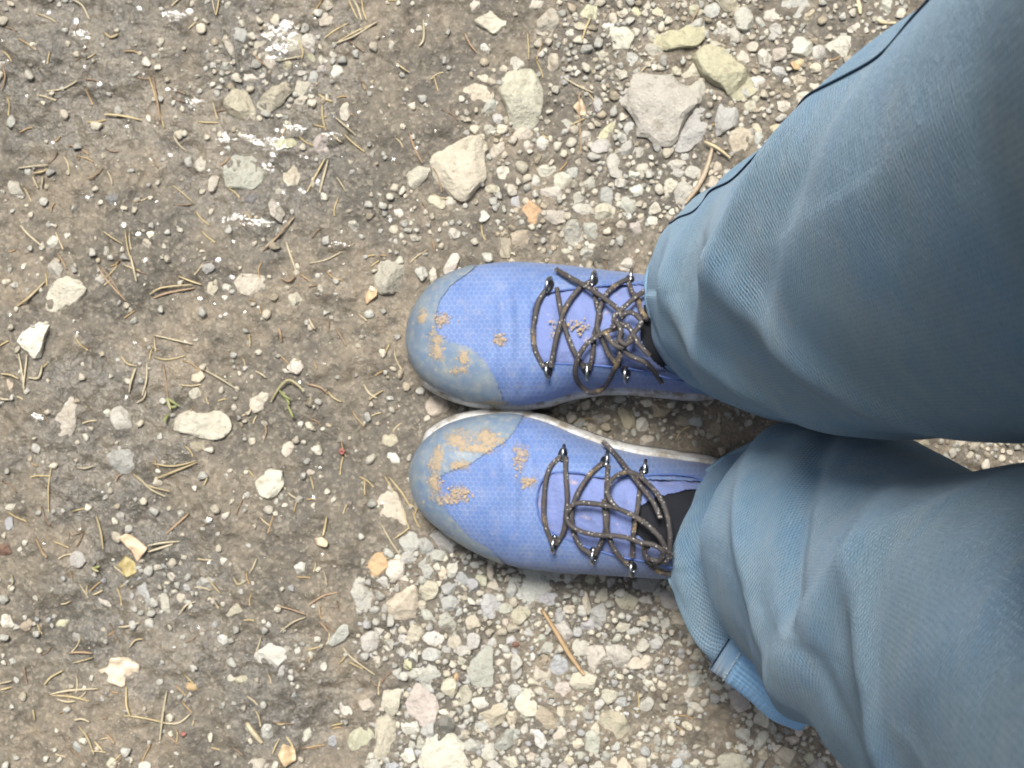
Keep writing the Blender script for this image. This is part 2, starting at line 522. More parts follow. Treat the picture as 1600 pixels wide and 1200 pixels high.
# ------------------------------------------------------------------ hiking shoes
HS = [(0, .010), (.004, .022), (.012, .034), (.025, .044), (.05, .052), (.09, .061), (.12, .071), (.15, .083), (.18, .095), (.21, .101), (.25, .098), (.275, .09), (.285, .07)]
n = NT('dried_mud'); k = n.noise(n.pos(), 260.0, 4.0, 0.7)
M['mud'] = n.fin(n.mix(k, (0.20, 0.14, 0.085), (0.50, 0.40, 0.27)), 0.95)
def ico_small():
    b = bmesh.new(); bmesh.ops.create_icosphere(b, subdivisions=1, radius=1.0); b.verts.index_update()
    v = [p.co.copy() for p in b.verts]; f = [tuple(q.index for q in t.verts) for t in b.faces]; b.free()
    return v, f
def shoe(label, outer, inner, blue, throat, eyes, laces, blobs, inner_sign, short, void):
    """outer / inner: (px, py) edges of the shoe seen from above; inner_sign: +1 if the inner side lies at larger y (up)"""
    s = (CAM_H - 0.04) / FOC
    W3 = lambda q: Vector(((q[0] - 800) * s, (600 - q[1]) * s, 0))
    co = [W3(q) for q in outer]; ci = [W3(q) for q in inner]
    co = catmull(co, 10); ci = catmull(ci, 10)
    ox, oy = np.maximum.accumulate([p.x for p in co]), [p.y for p in co]
    jx, jy = np.maximum.accumulate([p.x for p in ci]), [p.y for p in ci]
    x0, x1 = ox[0], ox[-1]
    L = x1 - x0
    root = empty('hiking_shoe', (x0 + L / 2, float(np.mean(oy) + np.mean(jy)) / 2, 0))
    tag(root, label, 'shoe', 'pair of muddy blue hiking shoes')
    NXS, NTS = 250, 130
    u = np.linspace(0, 1, NXS)
    us = np.where(u < 0.12, 0.12 * (u / 0.12) ** 2 * 0.6 + u * 0.4, u)
    us = (1 - np.cos(np.pi * np.clip(u, 0, 1))) / 2 * 0.35 + u * 0.65
    us = us ** 1.12
    xs = x0 + L * us
    yo = np.interp(xs, ox, oy); yi = np.interp(xs, jx, jy)
    ht = np.interp(xs - x0, [a for a, _ in HS], [b for _, b in HS])
    ker = np.ones(9) / 9
    ht = np.convolve(np.pad(ht, 4, mode='edge'), ker, 'valid'); ht[0] = 0.008
    Cc, Wd = (yo + yi) / 2, (yo - yi) / 2          # signed half width
    sg = np.sign(Wd[NXS // 2]); Wd = np.abs(Wd)
    Wu = np.maximum(Wd - 0.0035, 0.0012)
    Z0 = 0.022
    V = []
    for i in range(NXS):
        for k in range(NTS):
            t = math.pi * k / (NTS - 1)
            c_, s_ = math.cos(t), math.sin(t)
            yy = math.copysign(abs(c_) ** 0.80, c_)
            zz = max(s_, 0) ** 0.62
            bulge = 1 + 0.035 * math.sin(math.pi * min(1, zz * 1.25))
            # instep: narrower towards the top
            d = xs[i] - x0
            nar = 1 - 0.16 * min(1, max(0, (d - .09) / .1)) * zz * zz
            hw = Wu[i] if yy < 0 else Wd[i] + 0.0012
            y = Cc[i] + sg * hw * yy * bulge * nar - sg * 0.10 * Wu[i] * zz * (1 - abs(yy))
            flex = 0.0010 * math.sin((d - .07) * 2 * math.pi / .013 + 3 * yy * yy) * math.exp(-((d - .082) / .016) ** 2) * zz * zz
            dent = 0.0016 * noise.noise(Vector((xs[i] * 38, y * 38, 2.2 + sg)))
            V.append(Vector((xs[i], y, Z0 + ht[i] * zz + (flex + dent * zz))))
    F = []
    for i in range(NXS - 1):
        for k in range(NTS - 1):
            a = i * NTS + k
            F.append((a, a + 1, a + NTS + 1, a + NTS) if sg < 0 else (a, a + NTS, a + NTS + 1, a + 1))
    pxs = [to_px(v) for v in V]
    cen = [(sum(pxs[i][0] for i in f) / 4, sum(pxs[i][1] for i in f) / 4) for f in F]
    tmp = bpy.data.meshes.new('tmp'); tmp.from_pydata(V, [], F); tmp.update()
    N = [v.normal.copy() for v in tmp.vertices]
    if N[NXS // 2 * NTS + NTS // 2].z < 0: 
        N = [-q for q in N]; F = [tuple(reversed(f)) for f in F]
    bpy.data.meshes.remove(tmp)
    bv = BVHTree.FromPolygons(V, F)
    thr_in = [in_poly(c[0], c[1], throat) for c in cen]
    tc = (sum(q[0] for q in throat) / len(throat), sum(q[1] for q in throat) / len(throat))
    thr2 = [(tc[0] + (q[0] - tc[0]) * 1.10, tc[1] + (q[1] - tc[1]) * 1.32) for q in throat]
    fi = {id(f): i for i, f in enumerate(F)}
    um, cm = upper_material('mesh_upper_' + short, blobs), cap_material('toe_rubber_' + short, blobs)
    ids, fs = submesh(V, F, lambda f: not thr_in[fi[id(f)]])
    up = part('upper', [V[i] for i in ids], fs, um, root)
    ids, fs = submesh(V, F, lambda f: cen[fi[id(f)]][0] < 860 and not in_poly(*cen[fi[id(f)]], blue))
    part('toe_cap', [V[i] + N[i] * 0.0011 for i in ids], fs, cm, root)
    def tv(i):
        v = V[i]
        w = noise.noise(Vector((v.x * 70, v.y * 30, 1.7))) * 0.0022 + noise.noise(Vector((v.x * 160, v.y * 60, 4.1))) * 0.0012
        return v + N[i] * (-0.0022 + w)
    tmid = [in_poly(c[0], c[1], thr2) for c in cen]
    vc = (1060, sum(q[1] for q in void) / len(void))
    void2 = [(vc[0] + (q[0] - vc[0]) * 1.08, vc[1] + (q[1] - vc[1]) * 1.08) for q in void]
    ids, fs = submesh(V, F, lambda f: tmid[fi[id(f)]] and not in_poly(*cen[fi[id(f)]], void))
    part('tongue', [tv(i) for i in ids], fs, M['tongue'], root)
    ids, fs = submesh(V, F, lambda f: tmid[fi[id(f)]] and in_poly(*cen[fi[id(f)]], void2))
    part('shaded_collar_lining', [V[i] + N[i] * -0.004 for i in ids], fs, M['shaded_lining'], root)  # near-black sheet: the dark inside the shoe opening is put into its colour
    # raised edge round the throat
    def cast(q, lift):
        d = (P(q[0], q[1], 0) - Vector((0, 0, CAM_H))).normalized()
        h = bv.ray_cast(Vector((0, 0, CAM_H)), d)
        return None if h[0] is None else (h[0] + Vector((0, 0, lift)) , h[1])
    def lay(pts, lift, n=7):
        zs, xy = [], []
        for q in pts:
            h = cast(q[:2], 0); zs.append(None if h is None else h[0].z + lift + (q[2] if len(q) > 2 else 0))
        good = [i for i, z in enumerate(zs) if z is not None]
        if not good: zs = [0.08] * len(pts); good = list(range(len(pts)))
        for i, z in enumerate(zs):
            if z is None:
                j = min(good, key=lambda g_: abs(g_ - i)); zs[i] = max(zs[j] - 0.006 * abs(i - j), 0.055)
        return catmull([P(q[0], q[1], z) for q, z in zip(pts, zs)], n)
    tv_, tf_ = tube_data(lay(throat + throat[:1], 0.0, 6), 0.0007, 6, cap=False)
    part('throat_piping', tv_, tf_, M['edge'], root)
    # soles
    ring = [Vector((xs[i], Cc[i] + sg * Wd[i], 0)) for i in range(0, NXS, 3)] + [Vector((xs[i], Cc[i] - sg * Wd[i], 0)) for i in range(NXS - 1, -1, -3)]
    cx = Vector((x0 + L / 2, float(np.mean(Cc)), 0))
    def loft(levels):
        VV, FF = [], []
        m = len(ring)
        for (z, off0) in levels:
            for i in range(m):
                inn = 1.0 if i >= m // 2 else 0.0
                inn *= min(1, max(0, (ring[i].x - x0 - 0.004) / 0.010))
                off = off0 - 0.0058 * (1 - inn)
                d = ring[(i + 1) % m] - ring[i - 1]
                nrm = Vector((d.y, -d.x, 0)); nrm = nrm.normalized() if nrm.length > 1e-9 else Vector()
                if nrm.dot(ring[i] - cx) < 0: nrm = -nrm
                # toe spring
                spring = 0.006 * max(0, 1 - (ring[i].x - x0) / 0.05) ** 2
                VV.append(ring[i] + nrm * off + Vector((0, 0, z + spring)))
        for l in range(len(levels) - 1):
            for i in range(m):
                j = (i + 1) % m
                FF.append((l * m + i, l * m + j, (l + 1) * m + j, (l + 1) * m + i))
        FF.append(tuple(range(m - 1, -1, -1))); FF.append(tuple((len(levels) - 1) * m + i for i in range(m)))
        return VV, FF
    a, b = loft([(0.009, 0.000), (0.012, 0.0025), (0.020, 0.0030), (0.027, 0.0020), (0.031, -0.0005), (0.0315, -0.006)])
    part('midsole', a, b, M['midsole'], root, sharp=R(50))
    a, b = loft([(-0.002, -0.004), (0.001, 0.0005), (0.006, 0.002), (0.0092, 0.0035), (0.0095, 0.0)])
    part('outsole', a, b, M['outsole'], root, sharp=R(50))
    # eyelets: a dark webbing base with a bright metal loop
    for (ex, ey, tilt) in eyes:
        h = cast((ex, ey), 0)
        if h is None: continue
        c0, nn = h
        if nn.z < 0: nn = -nn
        ax = Vector((math.sin(R(tilt)), math.cos(R(tilt)), 0)); ax = (ax - nn * ax.dot(nn)).normalized()
        sd = nn.cross(ax)
        VV, FF = [], []
        for j in range(9):
            for k in range(12):
                th, ph = math.pi * j / 8, 2 * math.pi * k / 12
                VV.append(c0 + ax * (0.0066 * math.cos(th)) + sd * (0.0036 * math.sin(th) * math.cos(ph)) + nn * (0.0030 * math.sin(th) * math.sin(ph) + 0.0002))
        for j in range(8):
            for k in range(12):
                FF.append((j * 12 + k, j * 12 + (k + 1) % 12, (j + 1) * 12 + (k + 1) % 12, (j + 1) * 12 + k))
        eb = part('eyelet', VV, FF, M['eyebase'], root)
        path = [c0 + ax * (0.0058 * math.cos(math.pi * j / 10)) + nn * (0.0024 + 0.0058 * math.sin(math.pi * j / 10)) - sd * 0.0006 for j in range(11)]
        a, b = tube_data(path, 0.0013, 8)
        part('metal_loop', a, b, M['metal'], eb)
    # crumbs of dried mud standing proud of the toe
    rm = random.Random(17 if sg > 0 else 29)
    cv, cf = ico_small()
    MV, MF = [], []
    for (bx, by, brx, bry, bh) in blobs:
        for _ in range(int(10 + brx * bry / 9)):
            q = (rm.gauss(bx, brx * .55), rm.gauss(by, bry * .55))
            h = cast(q, 0)
            if h is None or h[0].z < .03: continue
            nn = h[1] if h[1].z > 0 else -h[1]
            r_ = rm.choice((.0004, .0005, .0007, .0010)) * rm.uniform(.7, 1.3)
            rot = nn.to_track_quat('Z', 'Y')
            b0 = len(MV)
            MV += [h[0] + nn * .0009 + rot @ Vector((c.x * r_ * rm.uniform(.8, 1.5), c.y * r_ * rm.uniform(.8, 1.5), c.z * r_ * .55)) for c in cv]
            MF += [tuple(i + b0 for i in f) for f in cf]
    mo = part('dried_mud', MV, MF, M['mud'], root, smooth=False)
    mo['kind'] = 'stuff'
    for (pts, lift) in laces:
        a, b = tube_data(lay(pts, 0.0018 + lift), lambda t: 0.0019 * (1 + 0.10 * noise.noise(Vector((t * 9, len(pts), lift * 900)))), 8, 0.85)
        part('lace', a, b, M['lace'], root)
    return root

R_out = [(634, 530), (638, 503), (649, 478), (670, 453), (702, 432), (748, 419), (800, 414), (870, 418), (940, 426), (1000, 433), (1080, 445), (1150, 465), (1190, 495), (1204, 535)]
R_in = [(634, 530), (637, 556), (650, 585), (676, 608), (712, 624), (760, 635), (810, 638), (856, 631), (900, 619), (950, 612), (1000, 613), (1050, 618), (1100, 621), (1150, 610), (1188, 580), (1204, 535)]
L_out = [(639, 738), (644, 770), (660, 798), (695, 828), (745, 858), (800, 879), (860, 888), (920, 892), (990, 896), (1080, 900), (1150, 890), (1195, 860), (1212, 815)]
L_in = [(639, 738), (645, 710), (665, 682), (700, 659), (750, 646), (800, 644), (850, 654), (900, 674), (950, 692), (1000, 704), (1060, 712), (1130, 725), (1190, 760), (1212, 815)]
R_blue = [(770, 380), (738, 424), (706, 446), (688, 470), (680, 500), (684, 522), (704, 535), (735, 543), (756, 562), (776, 592), (797, 660), (1300, 660), (1300, 380)]
L_blue = [(830, 630), (802, 678), (785, 694), (765, 705), (735, 725), (700, 738), (684, 747), (686, 772), (702, 802), (732, 836), (770, 859), (806, 900), (1300, 910), (1300, 630)]
R_thr = [(829, 508), (832, 482), (842, 464), (860, 456), (925, 448), (985, 444), (1100, 448), (1100, 588), (985, 576), (920, 570), (860, 567), (842, 558), (832, 536)]
L_thr = [(838, 785), (844, 756), (862, 739), (905, 739), (945, 746), (1100, 752), (1100, 882), (990, 874), (940, 862), (900, 848), (862, 831), (845, 815)]
R_lace = [
 ([(856, 449), (842, 470), (836, 494), (833, 520), (836, 546), (849, 573)], 0.0),
 ([(870, 450), (875, 480), (880, 502), (889, 531), (899, 553), (912, 574)], 0.001),
 ([(861, 573), (867, 538), (875, 507), (882, 483), (897, 460), (910, 447), (924, 440)], 0.003),
 ([(930, 450), (932, 474), (937, 489), (935, 502), (928, 527), (926, 556), (921, 576)], 0.001),
 ([(980, 437), (963, 445), (948, 459), (937, 483), (933, 512), (941, 529), (952, 555), (968, 572)], 0.003),
 ([(983, 443), (987, 456), (996, 466), (1001, 484), (1012, 500)], 0.003),
 ([(869, 421), (888, 432), (908, 443), (937, 461), (965, 483), (974, 498)], 0.009),
 ([(967, 512), (950, 517), (932, 526), (915, 540), (902, 562), (899, 586), (908, 604), (924, 613), (944, 606), (959, 580), (968, 557), (967, 536), (972, 520)], 0.008),
 ([(959, 505), (960, 495), (968, 487), (985, 471), (1001, 459), (1015, 450)], 0.009),
 ([(972, 492), (985, 488), (998, 496), (1001, 506), (985, 527), (974, 542), (959, 538), (944, 518)], 0.012),
 ([(960, 532), (972, 544), (985, 556), (1012, 569), (1034, 598)], 0.007),
 ([(962, 500), (970, 515), (968, 530), (978, 538), (990, 530)], 0.014),
 ([(955, 512), (966, 506), (980, 510), (988, 520), (1000, 540), (1015, 556)], 0.012),
]
L_lace = [
 ([(878, 712), (862, 727), (853, 750), (850, 784), (851, 816), (862, 848)], 0.0),
 ([(884, 714), (884, 740), (886, 770), (886, 784), (884, 808), (880, 832), (869, 850)], 0.001),
 ([(941, 724), (924, 739), (910, 758), (899, 779), (893, 805), (898, 836), (908, 855), (924, 866)], 0.003),
 ([(950, 728), (948, 760), (948, 792), (948, 820), (940, 846), (931, 866)], 0.001),
 ([(1003, 738), (999, 770), (996, 796), (990, 830), (988, 870)], 0.001),
 ([(944, 780), (946, 815), (952, 840), (962, 862), (976, 878), (988, 886)], 0.002),
 ([(1044, 866), (1038, 852), (1026, 834), (1000, 812), (968, 796), (940, 789), (912, 786), (895, 789), (885, 803), (889, 818), (904, 829), (932, 836), (968, 838), (996, 846), (1014, 858)], 0.009),
 ([(966, 796), (954, 782), (949, 768), (954, 752), (968, 741), (986, 738), (1006, 750), (1030, 776), (1042, 804), (1047, 836), (1046, 862)], 0.010),
 ([(942, 690), (958, 706), (976, 728), (1000, 758), (1020, 784), (1032, 810)], 0.008),
 ([(1006, 856), (1010, 872), (1024, 880), (1040, 876), (1050, 866)], 0.012),
 ([(1010, 876), (1028, 892), (1050, 898)], 0.006),
 ([(1004, 848), (1022, 852), (1036, 862), (1030, 876), (1014, 872)], 0.015),
]
R_eye = [(858, 449, 8), (927, 441, 6), (984, 437, 4), (856, 577, 0), (917, 577, 2), (978, 580, 2)]
L_eye = [(879, 711, 6), (945, 722, 8), (1006, 736, 6), (866, 848, 8), (928, 865, 6), (988, 883, 4)]
R_mud = [(683, 540, 12, 26, .065), (690, 500, 14, 12, .065), (660, 495, 9, 10, .05), (725, 560, 10, 12, .07), (722, 578, 15, 8, .07), (782, 530, 9, 9, .08), (865, 515, 7, 14, .09), (905, 510, 16, 14, .095), (760, 632, 40, 8, .03)]
L_mud = [(716, 688, 20, 16, .07), (760, 688, 26, 15, .07), (745, 700, 30, 10, .07), (683, 720, 12, 20, .06), (715, 727, 16, 9, .07), (680, 760, 12, 18, .06), (718, 772, 16, 14, .07), (700, 780, 20, 9, .065), (812, 716, 12, 20, .085), (825, 752, 14, 8, .085)]
shoe('blue hiking shoe nearer the big rocks, lace loop hanging over its inner side', R_out, R_in, R_blue, R_thr, R_eye, R_lace, R_mud, -1, 'one', [(1008, 470), (1040, 452), (1130, 440), (1130, 600), (1040, 584), (1012, 560), (1000, 530), (1000, 495)])
shoe('blue hiking shoe with thick ochre mud on its toe, beside the grey gravel bed', L_out, L_in, L_blue, L_thr, L_eye, L_lace, L_mud, 1, 'two', [(984, 808), (1000, 790), (1030, 772), (1130, 750), (1130, 890), (1040, 866), (1005, 848), (986, 832)])

# ------------------------------------------------------------------ the person: trousers over legs
person = empty('person', (0.19, -0.025, 0))
tag(person, 'person in faded blue knit trousers standing with feet together, legs seen from above', 'person')

def keyed(keys, h):
    hs_ = [k[0] for k in keys]
    return [float(np.interp(h, hs_, [k[i] for k in keys])) for i in range(1, 5)]

def smooth_keys(keys, n=240, w=7):
    hs_ = np.linspace(keys[0][0], keys[-1][0], n)
    cols = [hs_]
    for i in range(1, 5):
        a = np.interp(hs_, [k[0] for k in keys], [k[i] for k in keys])
        a = np.convolve(np.pad(a, w // 2, mode='edge'), np.ones(w) / w, 'valid')
        cols.append(a)
    return [tuple(c[i] for c in cols) for i in range(n)]

def trouser_leg(keys, hem_front, hem_back, folds, seed, label, side, seam_theta):
    NA, NH = 220, 300
    keys = smooth_keys(keys)
    top = keys[-1][0]
    V, UV = [], []
    for j in range(NH + 1):
        f = j / NH
        f = f ** 1.25
        for k in range(NA):
            th = 2 * math.pi * k / NA            # 0 = front (-x), pi/2 = outer side
            fr = (1 + math.cos(th)) / 2
            h0 = hem_back + (hem_front - hem_back) * fr
            h = h0 + (top - h0) * f
            cx, cy, rx, ry = keyed(keys, h)
            ux, uy = -math.cos(th), side * math.sin(th)
            p = 2.0                              # slightly squared section, as cloth hangs
            rr = (abs(ux) ** p + abs(uy) ** p) ** (-1 / p)
            x, y = cx + rx * rr * ux, cy + ry * rr * uy
            nrm = Vector((ux / rx, uy / ry, 0)).normalized()
            q = Vector((math.cos(th) * 1.3 + seed, math.sin(th) * 1.3, h * 3.2))
            d = noise.noise(q) * 0.0035
            q2 = Vector((math.cos(th) * 3 + seed * 2, math.sin(th) * 3, h * 9 + th * 0.8))
            d += noise.noise(q2) * 0.0016 * (0.5 + min(1, 0.12 / max(h, 0.05)))
            for (t0, hh, slope, length, wid, amp) in folds:
                dt = th - t0
                dt = (dt + math.pi) % (2 * math.pi) - math.pi
                along = dt * 0.09
                off = (h - hh) - slope * along
                d += amp * math.exp(-(off / wid) ** 2) * math.exp(-(along / length) ** 2)
            V.append(Vector((x, y, h)) + nrm * d)
            UV.append((k / NA * 0.58, h))
    F = []
    for j in range(NH):
        for k in range(NA):
            k2 = (k + 1) % NA
            a = (j * NA + k, j * NA + k2, (j + 1) * NA + k2, (j + 1) * NA + k)
            F.append(a if side < 0 else tuple(reversed(a)))
    o = part('trouser_leg', V, F, M['trouser'], person)
    o['label'] = label
    uvl = o.data.uv_layers.new(name='knit')
    arr = []
    for poly in o.data.polygons:
        ks = [UV[i] for i in poly.vertices]
        mx = max(q[0] for q in ks)
        for q in ks:
            u_ = q[0] + (0.58 if mx - q[0] > 0.3 else 0)
            arr.extend((u_, q[1]))
    uvl.data.foreach_set('uv', arr)
    # turned hem: a rolled rim at the lower end
    rim = [V[k] + Vector((0, 0, 0.001)) for k in range(NA)]
    a, b = tube_data(rim + rim[:1], 0.0022, 6, cap=False)
    part('hem', a, b, M['trouser'], o)
    # dark side seam
    kk = int(seam_theta / (2 * math.pi) * NA)
    sm = []
    for j in range(int(NH * 0.10), NH):
        vv = o.data.vertices[j * NA + kk]
        sm.append(V[j * NA + kk] + vv.normal * 0.0005)
    a, b = tube_data(sm, 0.0007, 6)
    part('side_seam', a, b, M['seam'], o)
    return o, V, NA

# (height, centre x, centre y, half depth, half width)
KR = [(.03, .170, .060, .070, .068), (0.100, 0.1660, 0.0605, 0.0710, 0.0720), (0.140, 0.1680, 0.0645, 0.0756, 0.0775), (0.250, 0.1780, 0.0584, 0.0789, 0.0845), (0.360, 0.1917, 0.0600, 0.0825, 0.0885), (0.480, 0.2049, 0.0670, 0.0889, 0.0930), (0.600, 0.2201, 0.0735, 0.0955, 0.0968), (0.720, 0.2350, 0.0790, 0.1030, 0.1005), (0.850, 0.2469, 0.0881, 0.1134, 0.1078), (1.0, .25, .09, .128, .115)]
KL = [(.03, .200, -.130, .080, .086), (0.085, 0.1970, -0.1280, 0.0795, 0.0871), (0.115, 0.1962, -0.1342, 0.0800, 0.0895), (.135, .2000, -.1350, .0765, .0900), (.155, .2040, -.122, .069, .080), (.175, .204, -.1160, .072, .084), (0.195, 0.2023, -0.1120, 0.0770, 0.0865), (0.240, 0.2051, -0.1117, 0.0772, 0.0865), (0.300, 0.2089, -0.1135, 0.0768, 0.0880), (0.380, 0.2147, -0.1240, 0.0778, 0.0860), (0.460, 0.2224, -0.1320, 0.0813, 0.0835), (0.570, 0.2353, -0.1270, 0.0853, 0.0930), (0.720, 0.2424, -0.1294, 0.0978, 0.1060), (0.850, 0.2480, -0.1385, 0.1133, 0.1145), (1.0, .25, -.138, .128, .115)]
FR = [(0.1, .26, 1.1, .10, .03, .004), (-0.5, .32, -1.2, .10, .03, .005), (-0.9, .22, -1.6, .07, .026, -.005), (0.1, .44, 2.2, .07, .035, .007),
      (0.0, .54, 1.8, .08, .04, -.006), (-0.6, .50, -1.4, .10, .035, .006)]
FL = [(0.9, .28, -1.6, .08, .026, .005), (1.1, .36, -1.8, .09, .03, -.004), (-0.7, .27, 1.5, .09, .03, .006), (-0.9, .37, 1.6, .09, .025, -.007),
      (0.3, .44, -1.6, .12, .04, .006), (0.9, .52, -2.0, .11, .03, .005), (-0.4, .58, 1.4, .10, .03, .005), (0.5, .40, -1.7, .10, .03, .004), (0.5, .12, 1.0, .06, .012, .003)]
legR, VR, NA = trouser_leg(KR, .108, .035, FR, 3.1, 'smooth blue trouser leg with a dark side seam, over the shoe nearer the big rocks', 1, R(39))
legL, VL, _ = trouser_leg(KL, .085, .035, FL, 8.4, 'blue trouser leg bunched above the gravel, with a ribbed cuff showing', -1, R(170))

# seat of the trousers and the waistband, joining both legs above the frame
sv, sf = [], []
lv = [(.80, .30, .10, .15), (.84, .30, .13, .19), (.90, .285, .145, .205), (.97, .275, .145, .20), (1.03, .27, .138, .188), (1.05, .27, .12, .165)]
for (h, cx, rx, ry) in lv:
    for k in range(48):
        t = 2 * math.pi * k / 48
        sv.append(Vector((cx + rx * math.cos(t), -.025 + ry * math.sin(t), h)))
for l in range(len(lv) - 1):
    for k in range(48):
        sf.append((l * 48 + k, l * 48 + (k + 1) % 48, (l + 1) * 48 + (k + 1) % 48, (l + 1) * 48 + k))
sf.append(tuple(range(47, -1, -1))); sf.append(tuple((len(lv) - 1) * 48 + k for k in range(48)))
part('trouser_seat', sv, sf, M['trouser'], person)

# the body: one continuous figure grown with a skin modifier, bent over the camera; only its clothes are in the picture
CY = -.025
bvs, bes, brs = [], [], []
def bj(p, r, par=None):
    bvs.append(p); brs.append(r)
    if par is not None: bes.append((par, len(bvs) - 1))
    return len(bvs) - 1
pel = bj((.27, CY, .95), .11)
for sd in (1, -1):
    hip = bj((.25, CY + sd * .095, .86), .075, pel)
    kn = bj((.215, CY + sd * .10, .48), .05, hip)
    an = bj((.19, CY + sd * .08, .13), .036, kn)
    bj((.178, CY + sd * .078, .075), .034, an)
wai = bj((.29, CY, 1.10), .11, pel)  # torso, head and arms: out of view, added to block sky light
che = bj((.30, CY, 1.30), .125, wai)
nec = bj((.20, CY, 1.47), .055, che)
hd = bj((.14, CY, 1.55), .078, nec)
bj((.10, CY, 1.65), .080, hd)
for sd in (1, -1):
    sh = bj((.30, CY + sd * .16, 1.38), .058, che)
    el = bj((.33, CY + sd * .20, 1.13), .042, sh)
    wr = bj((.12, CY + sd * .13, 1.33), .028, el)
    pa = bj((.06, CY + sd * .115, 1.385), .024, wr)
    for k in range(4):
        f1 = bj((.03 - k * .012, CY + sd * .09, 1.40 + .012 * (1.5 - abs(k - 1.5))), .009, pa)
        bj((.02 - k * .016, CY + sd * .06, 1.405), .008, f1)
    t1 = bj((.045, CY + sd * .085, 1.375), .010, pa)
    bj((.03, CY + sd * .065, 1.372), .009, t1)
bm_ = bpy.data.meshes.new('body_frame')
bm_.from_pydata(bvs, bes, [])
tmpo = link(bpy.data.objects.new('body_frame', bm_))
tmpo.modifiers.new('skin', 'SKIN')
for i, r_ in enumerate(brs): bm_.skin_vertices[0].data[i].radius = (r_, r_)
bm_.skin_vertices[0].data[0].use_root = True
ss = tmpo.modifiers.new('smooth', 'SUBSURF'); ss.levels = 2
bpy.context.view_layer.update()
bmesh_ = bpy.data.meshes.new_from_object(tmpo.evaluated_get(bpy.context.evaluated_depsgraph_get()))
bpy.data.objects.remove(tmpo)
bmesh_.name = 'body'
n = NT('skin'); M['skin'] = n.fin((.48, .30, .22), .5)
n = NT('dark_jacket'); M['jacket'] = n.fin((.03, .035, .045), .9)
bmesh_.materials.clear()
for q in ('jacket', 'sock', 'skin'): bmesh_.materials.append(M[q])
for pl_ in bmesh_.polygons:
    c = pl_.center
    pl_.material_index = 1 if c.z < .98 else 2 if (c.z > 1.46 or (c.z > 1.345 and c.x < .07)) else 0
    pl_.use_smooth = True
body = link(bpy.data.objects.new('body', bmesh_), person)
body.matrix_parent_inverse = Matrix.Translation(-Vector(person.location))

# ribbed cuff showing under the second leg
def strip(top, bot, nu, nv, rib, out):
    T = catmull([P(*q) for q in top], 12); B = catmull([P(*q) for q in bot], 12)
    V, F = [], []
    for i in range(nu):
        f = i / (nu - 1)
        a = T[min(int(f * (len(T) - 1)), len(T) - 1)]; b = B[min(int(f * (len(B) - 1)), len(B) - 1)]
        for j in range(nv):
            g_ = j / (nv - 1)
            p = a.lerp(b, g_)
            n_ = Vector((-0.55, -0.75, 0.35)).normalized()
            p = p + n_ * (out * min(1, 0.12 + f * 3.2) * math.sin(math.pi * (0.15 + 0.8 * g_)) + rib(f, g_))
            V.append(p)
    for i in range(nu - 1):
        for j in range(nv - 1):
            a = i * nv + j
            F.append((a, a + 1, a + nv + 1, a + nv))
    return V, F
ct = [(1140, 994, .165), (1172, 1008, .168), (1212, 1040, .170), (1250, 1080, .172), (1276, 1112, .172)]
cb = [(1108, 1044, .112), (1138, 1062, .110), (1172, 1087, .110), (1208, 1116, .112), (1252, 1120, .135)]
ribf = lambda f, g_: 0.0007 * math.sin(g_ * 2 * math.pi * 13) * (1 if 0.22 < f else 0) * max(0, 1 - g_ * 0.75)
a, b = strip(ct, cb, 70, 160, ribf, 0.014)
cuff = part('ribbed_cuff', a, b, M['cuff'], legL)
cuff['label'] = 'light blue ribbed cuff with a pale stitch line'
md_ = cuff.modifiers.new('thickness', 'SOLIDIFY'); md_.thickness = 0.002; md_.offset = -1
for d in range(7):
    seg = [a[15 * 160 + int(160 * (0.04 + 0.135 * d + 0.011 * q))] + Vector((-.0006, -.0008, .0010)) for q in range(9) if int(160 * (0.04 + 0.135 * d + 0.011 * q)) < 160]
    v_, f_ = tube_data(seg, 0.0006, 6)
    part('stitch', v_, f_, M['thread'], legL)
seg = [a[2 * 160 + k] + Vector((-.0006, -.0006, .0008)) for k in range(0, 150, 8)]
v_, f_ = tube_data(seg, 0.0006, 6)
part('cuff_seam', v_, f_, M['seam'], legL)

# ------------------------------------------------------------------ stones
TINT = dict(p=(.48, .45, .385), w=(.57, .55, .49), g=(.385, .378, .345), b=(.45, .41, .335), k=(.42, .385, .34), y=(.45, .43, .315), d=(.18, .175, .165),
            o=(.48, .33, .19), r=(.15, .085, .06), v=(.345, .345, .345), t=(.34, .295, .225))
CNAME = dict(p='pale cream', w='whitish', g='grey', b='beige', k='pinkish', y='yellowish', d='dark grey', o='orange', r='red-brown', v='bluish grey', t='tan')

def poly_radius(poly, ang):
    """distance from the origin to the polygon's edge in direction ang (farthest crossing)"""
    dx, dy = math.cos(ang), math.sin(ang)
    best = 0.0
    for i in range(len(poly)):
        x1, y1 = poly[i]; x2, y2 = poly[(i + 1) % len(poly)]
        ex, ey = x2 - x1, y2 - y1
        den = dx * ey - dy * ex
        if abs(den) < 1e-12: continue
        t = (x1 * ey - y1 * ex) / den
        s_ = (x1 * dy - y1 * dx) / den
        if t > 0 and -1e-6 <= s_ <= 1 + 1e-6: best = max(best, t)
    return best

